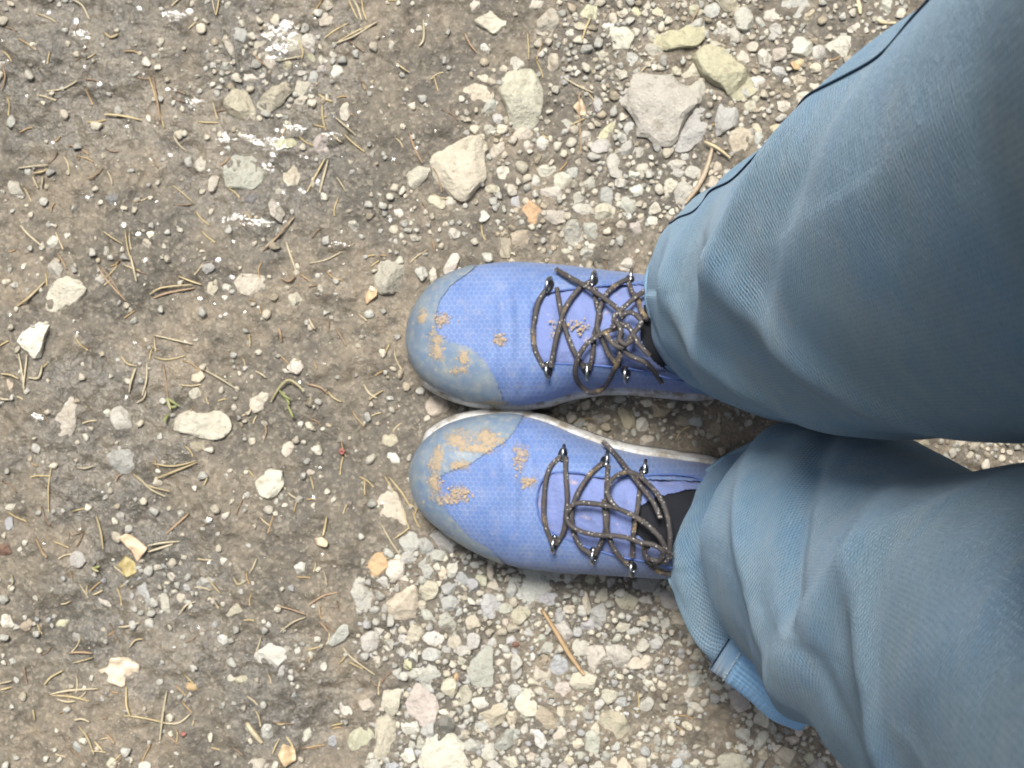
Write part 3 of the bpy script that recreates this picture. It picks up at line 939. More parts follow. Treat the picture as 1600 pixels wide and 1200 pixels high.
def rock_mesh(poly, H, seed, n=40):
    """a faceted stone whose outline from above is poly (metres round its centre) and whose top stands H above the ground"""
    rnd = random.Random(seed)
    R0 = max(math.hypot(*q) for q in poly)
    rad = [poly_radius(poly, 2 * math.pi * k / n) for k in range(n)]
    rad = [r if r > 0 else R0 * 0.6 for r in rad]
    rad = [0.12 * rad[k - 1] + 0.76 * rad[k] + 0.12 * rad[(k + 1) % n] for k in range(n)]
    lev = [(-0.40, 0.62), (-0.15, 0.93), (0.12, 1.0), (0.38, 0.985), (0.62, 0.90), (0.80, 0.76), (0.92, 0.56), (0.98, 0.34), (1.0, 0.15)]
    V = []
    for (z, s_) in lev:
        for k in range(n):
            a = 2 * math.pi * k / n
            j = 1 + 0.05 * noise.noise(Vector((math.cos(a) * 2 + seed, math.sin(a) * 2, z * 2)))
            V.append(Vector((rad[k] * s_ * j * math.cos(a), rad[k] * s_ * j * math.sin(a), z * H)))
    V.append(Vector((0, 0, H)))
    # broken faces
    for _ in range(rnd.randint(5, 8)):
        al, be = R(rnd.uniform(12, 66)), rnd.uniform(0, 2 * math.pi)
        nx_, ny_, nz_ = math.sin(al) * math.cos(be), math.sin(al) * math.sin(be), math.cos(al)
        sup = max(v.x / R0 * nx_ + v.y / R0 * ny_ + v.z / H * nz_ for v in V)
        d = sup * rnd.uniform(0.56, 0.86)
        for v in V:
            e = v.x / R0 * nx_ + v.y / R0 * ny_ + v.z / H * nz_ - d
            if e > 0 and v.z > 0.2 * H:
                v.x -= nx_ * e * R0 * 0.9; v.y -= ny_ * e * R0 * 0.9; v.z -= nz_ * e * H
    for v in V:
        q = v / R0
        w = noise.noise(q * 2.6 + Vector((seed, 0, 0))) * 0.055 + noise.noise(q * 6.5 + Vector((0, seed, 0))) * 0.03
        v += v.normalized() * (w * R0) if v.z < H * 0.3 else Vector((0, 0, w * R0 * 0.9))
    F = []
    for l in range(len(lev) - 1):
        for k in range(n):
            k2 = (k + 1) % n
            F.append((l * n + k, l * n + k2, (l + 1) * n + k2, (l + 1) * n + k))
    last = (len(lev) - 1) * n
    for k in range(n): F.append((last + k, last + (k + 1) % n, len(V) - 1))
    return V, F

def wobbly(L, W, ang, seed):
    """an angular outline inside an L x W ellipse (pixels), turned by ang"""
    rnd = random.Random(seed)
    m = rnd.choice((5, 6, 6, 7, 7, 8))
    a0 = rnd.uniform(0, 6.28)
    out = []
    for k in range(m):
        a = a0 + 2 * math.pi * (k + rnd.uniform(-0.28, 0.28)) / m
        r = rnd.uniform(0.92, 1.16)
        x, y = L / 2 * r * math.cos(a), W / 2 * r * math.sin(a)
        c, s_ = math.cos(R(ang)), math.sin(R(ang))
        out.append((x * c - y * s_, x * s_ + y * c))
    return out

PLACED = []      # (px, py, radius px, object or None)
STONES = []      # (object, px, py, length, width, tint key, explicit label or None)
def put_stone(poly_px, key, hf, label=None, name='stone', jitter=0.10):
    cx = sum(q[0] for q in poly_px) / len(poly_px); cy = sum(q[1] for q in poly_px) / len(poly_px)
    loc = P(cx, cy, 0)
    sc = CAM_H / FOC
    poly = [((q[0] - cx) * sc, -(q[1] - cy) * sc) for q in poly_px]
    ext = [math.hypot(q[0] - cx, q[1] - cy) for q in poly_px]
    size = sum(ext) / len(ext)
    H = max(0.0026, 1.15 * hf * size * sc)
    # the outline is widest near the ground, so no correction is needed for the height
    V, F = rock_mesh(poly, H, len(STONES) * 1.37 + 3, n=44 if size > 22 else (32 if size > 11 else 24))
    o = mesh_obj(name, V, F, M['stone'], None, True, R(24))
    o.location = (loc.x, loc.y, gh(loc.x, loc.y) - 0.0006 - 0.10 * H)
    c = TINT[key]; j = random.uniform(1 - jitter, 1 + jitter)
    o.color = (c[0] * j * random.uniform(.96, 1.04), c[1] * j, c[2] * j * random.uniform(.94, 1.06), 1)
    PLACED.append((cx, cy, size))
    STONES.append([o, cx, cy, size, key, label])
    return o

BIG = [
 ([(965,146),(980,118),(1020,120),(1048,120),(1056,132),(1080,140),(1094,152),(1088,166),(1072,180),(1062,198),(1058,214),(1046,227),(1024,224),(1012,212),(992,212),(998,196),(986,176),(968,158)], 'k', .62, 'large pinkish broken rock with a ledge, above the trouser leg'),
 ([(1084,90),(1100,76),(1120,72),(1140,86),(1152,100),(1168,116),(1182,138),(1168,148),(1152,156),(1140,152),(1130,138),(1112,128),(1096,116)], 'y', .95, 'yellow-green angular rock tilted over a dark hollow'),
 ([(1024,58),(1040,52),(1072,42),(1098,42),(1100,62),(1084,74),(1060,77),(1046,80),(1026,80)], 'y', .75, 'long pale greenish slab of rock above the pinkish broken rock'),
 ([(783,116),(800,113),(830,112),(840,128),(849,150),(844,174),(830,198),(804,206),(796,180),(786,152)], 'p', .8, 'tall cream rock tapering downwards, standing alone in dark soil'),
 ([(673,252),(690,231),(722,206),(750,213),(760,227),(755,245),(760,276),(743,294),(725,313),(708,304),(687,287),(673,266)], 'p', .62, 'large rounded cream rock nearest above the toe of a shoe'),
 ([(1056,224),(1064,208),(1076,186),(1092,170),(1112,176),(1110,198),(1096,216),(1080,232),(1060,236)], 'g', .45, 'flat grey rock leaning under the pinkish broken rock'),
 ([(1116,184),(1126,162),(1152,170),(1150,196),(1120,212)], 'g', .6, 'squarish grey rock below the yellow-green angular rock'),
 ([(1132,208),(1156,200),(1178,202),(1172,224),(1160,246),(1146,236)], 'b', .9, 'cream rock with a rusty side touching the trouser seam'),
 ([(1220,68),(1235,60),(1263,58),(1268,66),(1267,91),(1258,91),(1242,87),(1223,77)], 'w', .7, 'bright white chunky rock near the trouser seam'),
 ([(1289,73),(1310,59),(1331,61),(1328,73),(1317,96),(1305,91)], 'p', .6, 'triangular pale rock beside the trouser seam'),
 ([(1200,-14),(1255,-12),(1266,12),(1244,28),(1222,20)], 'g', .2, 'flat grey-green slab cut off by the upper edge of the picture'),
 ([(586,424),(600,404),(620,402),(633,414),(626,444),(618,458),(596,460),(586,448)], 'k', .8, 'pale pinkish squarish stone just ahead of the upper shoe'),
 ([(264,662),(280,645),(320,642),(345,645),(356,652),(358,668),(352,682),(338,687),(315,684),(290,677),(270,672)], 'p', .55, 'long smooth pale stone lying in dark mud'),
 ([(74,466),(86,442),(104,432),(126,440),(139,454),(124,470),(112,480),(90,487),(76,484)], 'p', .6, 'angular cream stone at the left edge of the picture'),
 ([(30,533),(50,512),(68,506),(80,510),(74,530),(68,558),(58,562),(48,552)], 'w', .95, 'upright whitish stone casting a dark shadow at the left edge'),
 ([(92,610),(125,611),(120,640),(118,665),(110,680),(92,681),(78,672),(86,650)], 'b', .25, 'flat beige stone half sunk in wet mud'),
 ([(176,632),(192,623),(202,640),(209,684),(196,686),(180,672),(172,656)], 'p', .8, 'tall narrow pale stone left of the long smooth stone'),
 ([(162,702),(200,702),(216,714),(216,726),(200,740),(186,740),(172,726)], 'g', .45, 'flat grey stone below the tall narrow pale stone'),
 ([(400,754),(418,732),(440,736),(444,756),(432,774),(420,780),(406,774)], 'w', .95, 'brightest white lumpy stone on the dark soil ahead of the shoes'),
 ([(582,790),(605,764),(620,770),(632,800),(636,822),(625,828),(600,810)], 'b', .25, 'flat beige stone sunk in soil before the lower toe'),
 ([(572,886),(578,874),(596,856),(604,864),(608,884),(588,902),(576,898)], 'o', .4, 'bright orange stone at the corner of the gravel bed'),
 ([(548,924),(556,910),(576,920),(588,936),(582,956),(564,958)], 'g', .7, 'grey-green oval stone below the orange stone'),
 ([(604,940),(640,912),(652,912),(653,936),(650,964),(630,968),(610,964)], 'b', .6, 'tan blocky stone at the near end of the gravel bed'),
 ([(802,882),(850,885),(880,893),(900,905),(893,925),(870,940),(835,950),(815,945),(795,915)], 'g', .18, 'broad flat grey slab at the edge of the lower shoe'),
 ([(663,633),(671,620),(682,617),(699,627),(703,643),(683,653),(667,645)], 'b', .8, 'rounded sandy stone wedged between the two shoe toes'),
 ([(396,1022),(424,1005),(448,1012),(448,1028),(432,1044),(408,1034)], 'w', .6, 'white pointed stone on dark mud near the lower edge'),
 ([(596,1104),(600,1076),(614,1062),(628,1078),(622,1110),(614,1120)], 'p', .7, 'upright pale six-sided stone at the rim of the gravel bed'),
 ([(542,1158),(550,1142),(570,1134),(586,1146),(578,1164),(550,1172)], 'y', .8, 'yellow stone at the rim of the gravel bed'),
 ([(590,1120),(606,1116),(618,1130),(620,1150),(628,1160),(605,1180),(585,1196),(575,1190),(588,1160),(586,1135)], 'b', .55, 'long tan stone right beside the yellow stone'),
 ([(656,1180),(664,1158),(684,1146),(708,1147),(728,1162),(737,1178),(732,1206),(656,1208)], 'p', .55, 'large pale rock cut by the lower edge of the picture'),
 ([(632,1098),(650,1068),(662,1072),(680,1084),(686,1104),(680,1130),(666,1144),(646,1136)], 'k', .35, 'big rough pinkish stone in the gravel bed'),
 ([(649,1040),(680,1029),(690,1046),(697,1070),(668,1078),(656,1064)], 'g', .55, 'dark grey square stone above the big rough pinkish stone'),
 ([(660,996),(674,978),(696,992),(688,1008),(670,1006)], 'w', .6, 'white sharp chip in the gravel bed'),
 ([(728,1040),(760,1008),(770,1010),(771,1072),(740,1068)], 'g', .4, 'brownish grey wedge-shaped stone in the gravel bed'),
 ([(736,1090),(756,1088),(770,1098),(756,1111),(740,1102)], 'w', .6, 'small white slab in the middle of the gravel bed'),
 ([(768,1168),(792,1138),(812,1140),(808,1160),(774,1178)], 'g', .6, 'grey slanting stone near the lower edge of the gravel'),
 ([(828,1138),(846,1140),(855,1158),(848,1169),(830,1158)], 'w', .6, 'white wedge stone below the dark brown stone'),
 ([(834,1116),(846,1100),(864,1112),(872,1130),(860,1147)], 't', .7, 'dark brown stone in the gravel bed'),
 ([(858,1046),(866,1020),(886,1032),(888,1054),(860,1060)], 'v', .5, 'bluish grey wedge stone beside the orange-brown stick'),
 ([(864,1074),(874,1066),(903,1066),(902,1088),(872,1090)], 'k', .5, 'pinkish flat stone below the orange-brown stick'),
 ([(930,1130),(940,1111),(970,1112),(983,1132),(972,1152),(950,1155)], 'b', .6, 'round tan stone beside a dark earth hollow in the gravel'),
 ([(914,1144),(926,1138),(937,1152),(934,1178),(914,1180)], 'g', .5, 'grey upright stone left of the earth hollow'),
 ([(1070,1056),(1090,1043),(1101,1054),(1096,1068),(1080,1081),(1072,1068)], 'g', .7, 'grey angular stone at the tip of the ribbed cuff'),
 ([(960,938),(976,924),(998,936),(988,956),(970,950)], 'b', .4, 'tan flat stone under the edge of the bunched trouser leg'),
 ([(948,46),(975,42),(992,55),(982,78),(960,76)], 'w', .6, 'white four-sided stone left of the long greenish slab'),
 ([(738,32),(770,16),(778,6),(796,32),(772,52)], 'p', .6, 'cream pointed stone near the upper edge of the picture'),
 ([(635,270),(650,258),(672,262),(665,280),(648,296),(637,290)], 'p', .6, 'pale stone touching the large rounded cream rock'),
 ([(814,326),(828,310),(850,332),(840,355),(820,344)], 'o', .6, 'pale orange stone above the upper shoe'),
 ([(350,158),(364,140),(384,142),(397,166),(398,186),(386,191),(368,182),(352,172)], 'b', .75, 'smooth rounded stone beside the shining wet patch'),
 ([(400,166),(416,144),(432,128),(448,130),(456,144),(440,164),(420,176)], 'b', .45, 'crooked beige stone touching the smooth rounded stone'),
 ([(350,262),(366,244),(394,246),(410,266),(412,282),(396,296),(354,292)], 'g', .35, 'wet flat stone glaring white in the shining patch'),
 ([(366,440),(376,428),(412,430),(416,450),(400,467),(376,458)], 'k', .5, 'round pinkish stone in the soil left of the upper shoe'),
 ([(512,1002),(532,978),(546,964),(554,978),(540,998),(518,1010)], 'g', .35, 'slanting grey flake just outside the gravel bed'),
 ([(563,990),(578,982),(593,994),(590,1012),(578,1023),(566,1012)], 'g', .7, 'grey six-sided stone at the rim of the gravel bed'),
 ([(352,958),(372,940),(388,938),(378,955),(358,964)], 'b', .6, 'pointed tan stone with an orange end on dark mud'),
]
for i, (pl, key, hf, lb) in enumerate(BIG):
    k = 1.09 if i < 10 else 1.05
    mx, my = sum(q[0] for q in pl) / len(pl), sum(q[1] for q in pl) / len(pl)
    put_stone([(mx + (q[0] - mx) * k, my + (q[1] - my) * k) for q in pl], key, hf, lb)

SMALL = """405 628 42 26 -45 p;462 572 28 26 0 p;452 702 42 28 -25 b;609 688 26 22 0 b;616 715 32 22 40 w;667 655 12 16 0 b;672 920 34 36 0 b;858 935 34 22 5 v;442 1047 24 14 -60 g
1012 1035 22 24 0 b;1090 1105 24 14 20 b;965 1025 50 36 10 g;905 1012 46 30 0 g;918 978 22 24 0 v;955 910 30 17 -15 v;922 905 26 20 0 b;1025 1005 24 28 40 g;916 940 12 42 -15 p;640 848 34 44 0 g;663 855 28 30 0 g;692 848 48 40 20 g
950 40 20 10 -10 w;938 84 26 24 0 p;921 20 30 26 0 y;893 52 20 12 0 w;942 112 22 10 -60 b;866 95 24 30 0 b;742 8 18 24 0 p;758 75 18 26 0 w;838 6 34 16 0 b;808 98 28 26 40 g;787 107 14 14 0 p;765 165 24 26 0 g;778 185 18 20 0 g;760 200 28 20 0 g;846 225 24 28 20 p;824 228 20 16 30 p;836 200 14 12 0 p
790 270 30 28 0 w;855 265 30 26 0 p;838 285 16 30 -20 p;877 282 38 30 -15 p;900 308 42 20 -15 g;911 326 38 20 10 g;807 313 26 20 -20 v;868 338 42 28 15 k;815 373 34 48 10 t;790 385 26 40 -10 t;866 372 18 26 -15 t;897 362 34 40 0 g;880 392 40 8 -8 p;892 405 12 18 -20 p;945 332 34 36 0 p;756 337 24 18 -40 w;695 350 13 15 0 p;709 365 20 18 30 p;705 412 40 22 -60 p;677 432 14 32 -8 p;770 295 22 14 0 b;682 315 30 18 25 b;928 385 20 9 15 p;1021 342 22 22 0 w;983 338 10 10 0 w;970 285 22 18 0 p;990 272 22 18 0 w;996 295 26 22 -60 w;1013 297 18 12 -30 p;1040 258 18 12 20 p;1060 270 20 14 20 g;1045 290 30 22 -40 p;1112 285 22 20 0 b;1120 262 14 24 20 b;1072 245 18 12 0 g
1209 25 36 22 0 p;1212 48 22 24 0 g;1236 48 10 20 25 p;1336 45 28 14 -20 p;1273 108 20 18 0 p;1228 127 17 18 0 w;1250 125 20 24 0 b;1276 135 24 18 20 p;1254 155 34 30 -10 p;1224 166 24 18 0 p;1172 165 20 22 0 p;1182 154 16 12 0 p;1188 128 26 28 0 w;1160 92 22 26 0 p;1212 200 32 28 10 y;1186 216 16 30 10 g;1162 30 36 40 0 g;1112 18 30 22 -30 g;1150 55 30 26 0 g;1030 20 26 18 0 y;995 18 22 18 0 y;1010 8 16 14 0 p;1085 18 24 20 0 y;972 20 18 16 0 p;935 160 14 34 0 v;955 190 16 10 -20 p;948 205 40 16 -50 y;985 200 20 24 0 g
473 138 30 28 0 p;394 120 26 34 30 p;483 64 22 26 0 w;455 70 36 38 0 b;510 30 24 30 50 b;513 9 18 18 0 p;376 55 28 24 40 g;408 70 42 12 -3 b;363 80 12 36 -25 k;420 97 36 18 50 p;450 103 18 16 0 y;485 92 16 16 0 y;357 8 12 14 0 p;378 37 14 16 0 p;379 82 11 11 0 w;525 112 22 22 0 w;505 95 16 20 0 p;472 112 24 14 0 p;448 195 20 14 -30 p;540 175 18 30 0 p;504 225 30 38 0 k;446 226 44 16 -10 y;396 312 26 20 0 d;335 285 14 44 15 p;315 257 18 24 0 w;455 275 28 40 10 b;432 328 24 46 -20 p;438 300 14 18 0 b;328 447 24 32 0 b;355 450 16 16 0 w;352 465 12 8 30 w;623 333 20 18 0 w;496 428 10 14 0 w;410 118 14 12 0 p
83 380 22 26 0 w;102 368 18 10 -30 w;85 423 28 32 0 g;166 393 16 16 0 p;241 367 24 16 0 w;286 407 12 14 0 k;177 308 22 24 0 d;157 436 18 18 0 k;20 602 18 28 -25 t;165 643 18 18 0 w;307 588 26 22 0 b;305 615 20 20 0 p;303 697 38 20 0 t;2 858 36 20 0 r;31 858 13 8 40 p;20 792 24 11 0 p;14 818 18 24 0 v;122 875 26 28 0 g;188 808 14 16 0 k;12 970 26 24 0 w;40 976 22 20 0 t;98 977 28 18 0 y;270 900 32 18 30 p;258 945 42 15 75 p;224 925 56 17 70 v;283 935 16 16 0 p;163 942 26 10 30 p;348 875 24 11 -60 w;470 886 20 20 0 w;440 776 12 10 30 g;487 740 20 14 20 b;300 1072 24 13 20 o;360 1060 24 14 -20 p;378 1062 20 16 0 y;348 1000 18 20 20 w;467 1016 12 20 0 w;485 1022 11 18 0 w;507 1041 11 14 0 w;418 1140 22 28 0 w;480 1147 28 14 -50 p;330 1150 8 20 0 p;520 1158 18 20 30 v;540 1108 26 17 55 p;573 1100 26 22 30 b;405 1192 34 22 0 k;432 1195 12 20 0 w;180 1190 22 20 0 p;225 1195 26 14 0 w;270 1145 16 12 0 p;448 1012 12 10 0 p;560 1080 16 8 -30 v
592 985 20 18 30 g;613 983 18 18 0 p;608 1006 16 22 0 p;590 1032 16 20 0 p;612 1025 14 10 -20 p;600 950 22 14 -20 g;700 915 26 30 0 v;720 905 22 28 0 v;738 915 20 26 0 v;703 942 30 26 0 g;752 907 26 22 10 y;766 892 10 30 0 b;650 990 32 36 0 b;670 962 32 18 40 g;698 1130 26 36 0 d;722 1135 16 24 0 v;752 1135 24 20 0 g;712 1098 18 12 -10 b;806 1040 24 44 10 g;638 1036 14 22 0 y;713 1056 10 18 -15 o;684 868 26 20 0 g;722 868 16 12 0 g;742 882 18 14 0 g;800 1000 22 20 0 v;826 988 18 16 0 g;806 1006 16 10 0 r;850 1030 22 16 0 t;832 1024 10 18 0 w;790 1060 20 20 0 b;780 1085 12 24 10 p;801 1120 24 22 0 b;822 1118 18 14 0 g;895 1130 14 34 10 g;878 1110 18 20 0 p;876 1110 20 14 0 y;932 1080 11 16 0 w;904 1106 20 12 0 y;902 1160 18 18 0 b;960 1165 22 16 0 g;1000 1145 14 12 0 p;1026 1140 14 12 0 p;1048 1125 14 12 0 p;1043 1128 12 12 0 p;985 1058 12 14 0 w;1012 1065 22 14 50 w;1050 1060 12 9 0 p;995 1020 18 14 -20 g;945 992 14 20 0 g;962 998 24 12 -30 g;990 985 28 14 -25 g;1005 965 20 12 30 b;1040 975 18 22 0 g;1028 940 20 14 20 b;1062 1005 13 14 0 w;1065 1020 14 16 0 v;1088 1020 24 26 0 b;1118 1070 22 20 0 g;940 900 16 22 0 b;900 935 16 20 0 g;890 950 24 20 0 b;1190 1127 28 30 0 p;1255 1162 10 8 0 w;1160 1170 16 18 -30 p;1265 1185 26 20 0 y;1140 1165 14 12 0 w;1292 1175 12 10 0 w;1295 1188 8 8 0 w;1110 1190 16 14 0 p;1086 1193 18 14 0 p;1040 1185 16 16 0 g;960 1190 20 16 0 p;930 1195 22 14 0 p;890 1185 22 20 0 b;855 1190 24 18 0 g;830 1180 20 18 0 b;800 1190 26 20 0 p;770 1195 24 18 0 g;745 1190 20 22 0 b;635 1180 30 24 -20 w;640 1165 20 16 0 g;615 1195 28 16 0 v
850 650 22 14 20 g;880 640 26 18 0 g;905 660 20 16 0 g;980 655 26 48 -30 t;1030 640 50 30 0 t;925 668 18 14 0 b;935 628 14 12 0 b;1070 660 30 22 10 t;1120 670 26 24 0 t;1385 693 26 22 30 p;1410 700 24 14 -40 b;1445 695 26 18 0 t;1500 690 20 12 0 b;1530 688 16 10 0 p""".replace('\n', ';')
for i, row in enumerate(SMALL.split(';')):
    a = row.split()
    if len(a) < 6: continue
    x, y, L_, W_, an = map(float, a[:5])
    key = a[5]
    flat = key in 'bt' and x < 560
    put_stone([(x + u, y + v) for u, v in wobbly(L_, W_, an, i * 7 + 1)], key, (0.40 if flat else random.uniform(.6, .95)) * (W_ / ((L_ + W_) / 2)))

# how stony the ground is at a place of the picture (0..1)
BED = [(560,905),(640,835),(720,860),(800,885),(1000,893),(1100,905),(1260,1110),(1400,1260),(560,1260),(585,1120),(640,1060),(560,1020)]
HOLE = [(1000,1095,34),(1040,1110,36),(1110,1150,44),(1130,1130,30),(690,910,0),(765,965,14),(740,990,12),(735,895,12),(620,1050,26),(640,1070,14)]
def stony(px, py):
    d = 0.035
    if in_poly(px, py, BED): d = 1.0
    elif px > 1000 and py > 860: d = 0.8
    for (x, y, rx, ry, w) in ((1030, 60, 190, 110, .75), (1010, 290, 130, 70, .85), (880, 330, 120, 70, .7), (1180, 120, 120, 130, .55), (940, 215, 70, 50, .9), (430, 110, 110, 80, .45), (800, 190, 90, 90, .35), (960, 650, 260, 40, .6), (1300, 60, 140, 90, .25), (250, 920, 60, 50, .35), (660, 330, 90, 60, .25), (1450, 695, 200, 60, .6)):
        k = ((px - x) / rx) ** 2 + ((py - y) / ry) ** 2
        if k < 1: d = max(d, w * (1 - k * k * 0.6))
    for (x, y, r_) in HOLE:
        if r_ and (px - x) ** 2 + (py - y) ** 2 < r_ * r_: d *= 0.22
    return d
SHOE_A = R_out + R_in[::-1]
SHOE_B = L_out + L_in[::-1]
def under_shoe(px, py):
    return in_poly(px, py, SHOE_A) or in_poly(px, py, SHOE_B)

CELL = 24
GRID = {}
def grid_add(x, y, r):
    GRID.setdefault((int(x // CELL), int(y // CELL)), []).append((x, y, r))
def clash(x, y, r, k=0.86):
    cx, cy = int(x // CELL), int(y // CELL)
    for i in range(cx - 3, cx + 4):
        for j in range(cy - 3, cy + 4):
            for (u, v, q) in GRID.get((i, j), ()):
                if (x - u) ** 2 + (y - v) ** 2 < (k * (r + q)) ** 2: return True
    return False
for (x, y, r) in PLACED: grid_add(x, y, r * 0.92)

def hidden(px, py):
    """behind the trousers as photographed"""
    return in_poly(px, py, [(1010, 420), (1060, 330), (1160, 262), (1440, 0), (1700, -100), (1700, 1300), (1340, 1220), (1250, 1118), (1100, 1040), (1055, 900), (1060, 780), (1180, 660), (1010, 540)])

# more stones of the gravel, still one by one, up to the three hundred that show largest
pal_bed = 'gggggggbbbvpppk'
pal_up = 'pppggggbbbbk'
rs = random.Random(11)
for (r_lo, r_hi, most) in ((16, 22, 26), (12.5, 16, 50), (9.5, 12.5, 75), (7.5, 9.5, 45)):
    got = tries = 0
    while got < most and tries < 6000:
        tries += 1
        x, y = rs.uniform(-10, 1610), rs.uniform(-10, 1210)
        if under_shoe(x, y) or hidden(x, y): continue
        if rs.random() > stony(x, y) ** 1.5: continue
        r = rs.uniform(r_lo, r_hi)
        if clash(x, y, r, 0.74): continue
        grid_add(x, y, r); got += 1
        key = rs.choice(pal_bed if y > 800 else pal_up)
        put_stone([(x + u, y + v) for u, v in wobbly(r * 2 * rs.uniform(1, 1.35), r * 2 * rs.uniform(.7, 1), rs.uniform(0, 180), tries * 3 + most)], key, rs.uniform(.55, 1.0), jitter=.16)

# ---- labels: each stone is told by its look and by the marked stone or shoe it lies next to
MARK = [(STONES[i][1], STONES[i][2], STONES[i][5]) for i in range(len(BIG))]
SHORT = {}
for (x, y, l) in MARK:
    w = l.split()
    cut = next((i for i, t in enumerate(w) if i > 1 and t in ('with','above','tilted','tapering','standing','leaning','nearest','below','touching','near','beside','cut','just','lying','at','casting','half','left','on','ahead','sunk','wedged','in','right','under','before','glaring','outside')), len(w))
    SHORT[l] = ' '.join(w[:cut])
marks = [(x, y, 'the ' + SHORT[l]) for (x, y, l) in MARK] + [(650, 480, "the upper shoe's toe"), (655, 780, "the lower shoe's toe"), (860, 405, 'the upper shoe'), (900, 905, 'the lower shoe'), (950, 655, 'the gap between the shoes'), (1460, 695, 'the gap between the thighs'), (1180, 1110, 'the ribbed cuff'), (870, 990, 'the orange-brown stick')]
used = {}
def where(px, py, near=0):
    c = sorted(marks, key=lambda m: (m[0] - px) ** 2 + (m[1] - py) ** 2)
    c = [m for m in c if (m[0] - px) ** 2 + (m[1] - py) ** 2 > 9][near]
    dx, dy = px - c[0], py - c[1]
    dist = math.hypot(dx, dy)
    a = math.degrees(math.atan2(-dy, dx)) % 360
    dirs = ['right of', 'above and right of', 'above', 'above and left of', 'left of', 'below and left of', 'below', 'below and right of']
    d = dirs[int(((a + 22.5) % 360) // 45)]
    adv = 'close' if dist < 42 else ('' if dist < 110 else 'well')
    return (adv + ' ' + d + ' ' + c[2]).strip()
def size_word(s):
    return 'tiny' if s < 7 else 'small' if s < 11 else 'middling' if s < 16 else 'fist-shaped' if s < 0 else 'sizeable'
def auto_label(kind, px, py, look):
    for near in range(5):
        l = f'{look} {kind} {where(px, py, near)}'
        if len(l.split()) > 16: continue
        if l not in used:
            used[l] = 1
            return l, None
    l = f'{look} {kind} {where(px, py, 0)}'
    return ' '.join(l.split()[:16]), l
by_size = sorted(range(len(STONES)), key=lambda i: -STONES[i][3])
for i in by_size:
    o, x, y, s_, key, lb = STONES[i]
    if lb is None:
        bb = [v.co for v in o.data.vertices]
        w_, h_ = max(v.x for v in bb) - min(v.x for v in bb), max(v.y for v in bb) - min(v.y for v in bb)
        shp = 'upright ' if h_ > 1.45 * w_ else ('long ' if w_ > 1.45 * h_ else '')
        lb, _ = auto_label('pebble' if s_ < 12 else 'stone', x, y, f'{size_word(s_)} {shp}{CNAME[key]}')
        o.name = 'pebble' if s_ < 12 else 'stone'
        tag(o, lb, 'pebble' if s_ < 12 else 'stone', 'pebbles lying on the ground' if s_ < 12 else 'stones lying on the ground')
    else:
        o.name = 'rock' if s_ > 30 else 'stone'
        tag(o, lb, 'rock' if s_ > 30 else 'stone', 'stones lying on the ground')

# ------------------------------------------------------------------ the rest of the gravel and the grit: uncountable
def ico(sub):
    b = bmesh.new(); bmesh.ops.create_icosphere(b, subdivisions=sub, radius=1.0)
    v = np.array([p.co[:] for p in b.verts]); b.verts.index_update(); f = np.array([[q.index for q in t.verts] for t in b.faces]); b.free()
    return v, f
def scatter(name, label, cat, pts, sizes, cols, sub, mat, flat=(.45, .8), sink=.25):
    tv, tf = ico(sub)
    n_, m = len(pts), len(tv)
    pts = np.asarray(pts); sizes = np.asarray(sizes)
    # random turns
    q = RNG.normal(size=(n_, 4)); q /= np.linalg.norm(q, axis=1)[:, None]
    a, b, c, d = q.T
    rot = np.stack([1 - 2 * (c * c + d * d), 2 * (b * c - a * d), 2 * (b * d + a * c), 2 * (b * c + a * d), 1 - 2 * (b * b + d * d), 2 * (c * d - a * b), 2 * (b * d - a * c), 2 * (c * d + a * b), 1 - 2 * (b * b + c * c)], 1).reshape(n_, 3, 3)
    base = tv[None] * 1.12 * (1 + RNG.uniform(-.12, .12, (n_, m, 1)))
    base = base * RNG.uniform(.62, 1.2, (n_, 1, 3))
    # chop one or two faces flat
    for _ in range(7):
        nn = RNG.normal(size=(n_, 1, 3)); nn /= np.linalg.norm(nn, axis=2, keepdims=True)
        e = np.clip((base * nn).sum(2, keepdims=True) - RNG.uniform(.38, .68, (n_, 1, 1)), 0, None)
        base = base - nn * e
    VV = np.einsum('nij,nmj->nmi', rot, base)
    VV[:, :, 2] *= RNG.uniform(flat[0], flat[1], (n_, 1))
    VV = VV * sizes[:, None, None]
    zg = ground_h(pts[:, 0], pts[:, 1])
    VV[:, :, 0] += pts[:, 0:1]; VV[:, :, 1] += pts[:, 1:2]; VV[:, :, 2] += (zg + sizes * sink)[:, None]
    FF = (tf[None] + (np.arange(n_) * m)[:, None, None]).reshape(-1, 3)
    C = np.repeat(np.concatenate([cols, np.ones((n_, 1))], 1), m, axis=0)
    o = np_mesh(name, VV.reshape(-1, 3), FF, mat, color=C)
    tag(o, label, cat, kind='stuff')
    return o
tints = {k: np.array(v) for k, v in TINT.items()}
def pick(keys, n_):
    ks = rs.choices(keys, k=n_)
    c = np.array([tints[k] for k in ks])
    return c * RNG.uniform(.72, 1.2, (n_, 1)) * RNG.uniform(.95, 1.05, (n_, 3))
S = CAM_H / FOC
pts, szs, keys = [], [], []
for r_lo, r_hi, count in ((6.0, 10.0, 1500), (3.4, 6.0, 4600)):
    got, tr = 0, 0
    while got < count and tr < count * 26:
        tr += 1
        x, y = rs.uniform(-260, 1860), rs.uniform(-220, 1420)
        if under_shoe(x, y): continue
        if rs.random() > stony(x, y): continue
        r = rs.uniform(r_lo, r_hi)
        if clash(x, y, r, .74): continue
        grid_add(x, y, r)
        p_ = P(x, y); pts.append((p_.x, p_.y)); szs.append(r * S * 1.12); keys.append('ggggggbbvpp' if y > 800 else 'ppggggbbbt'); got += 1
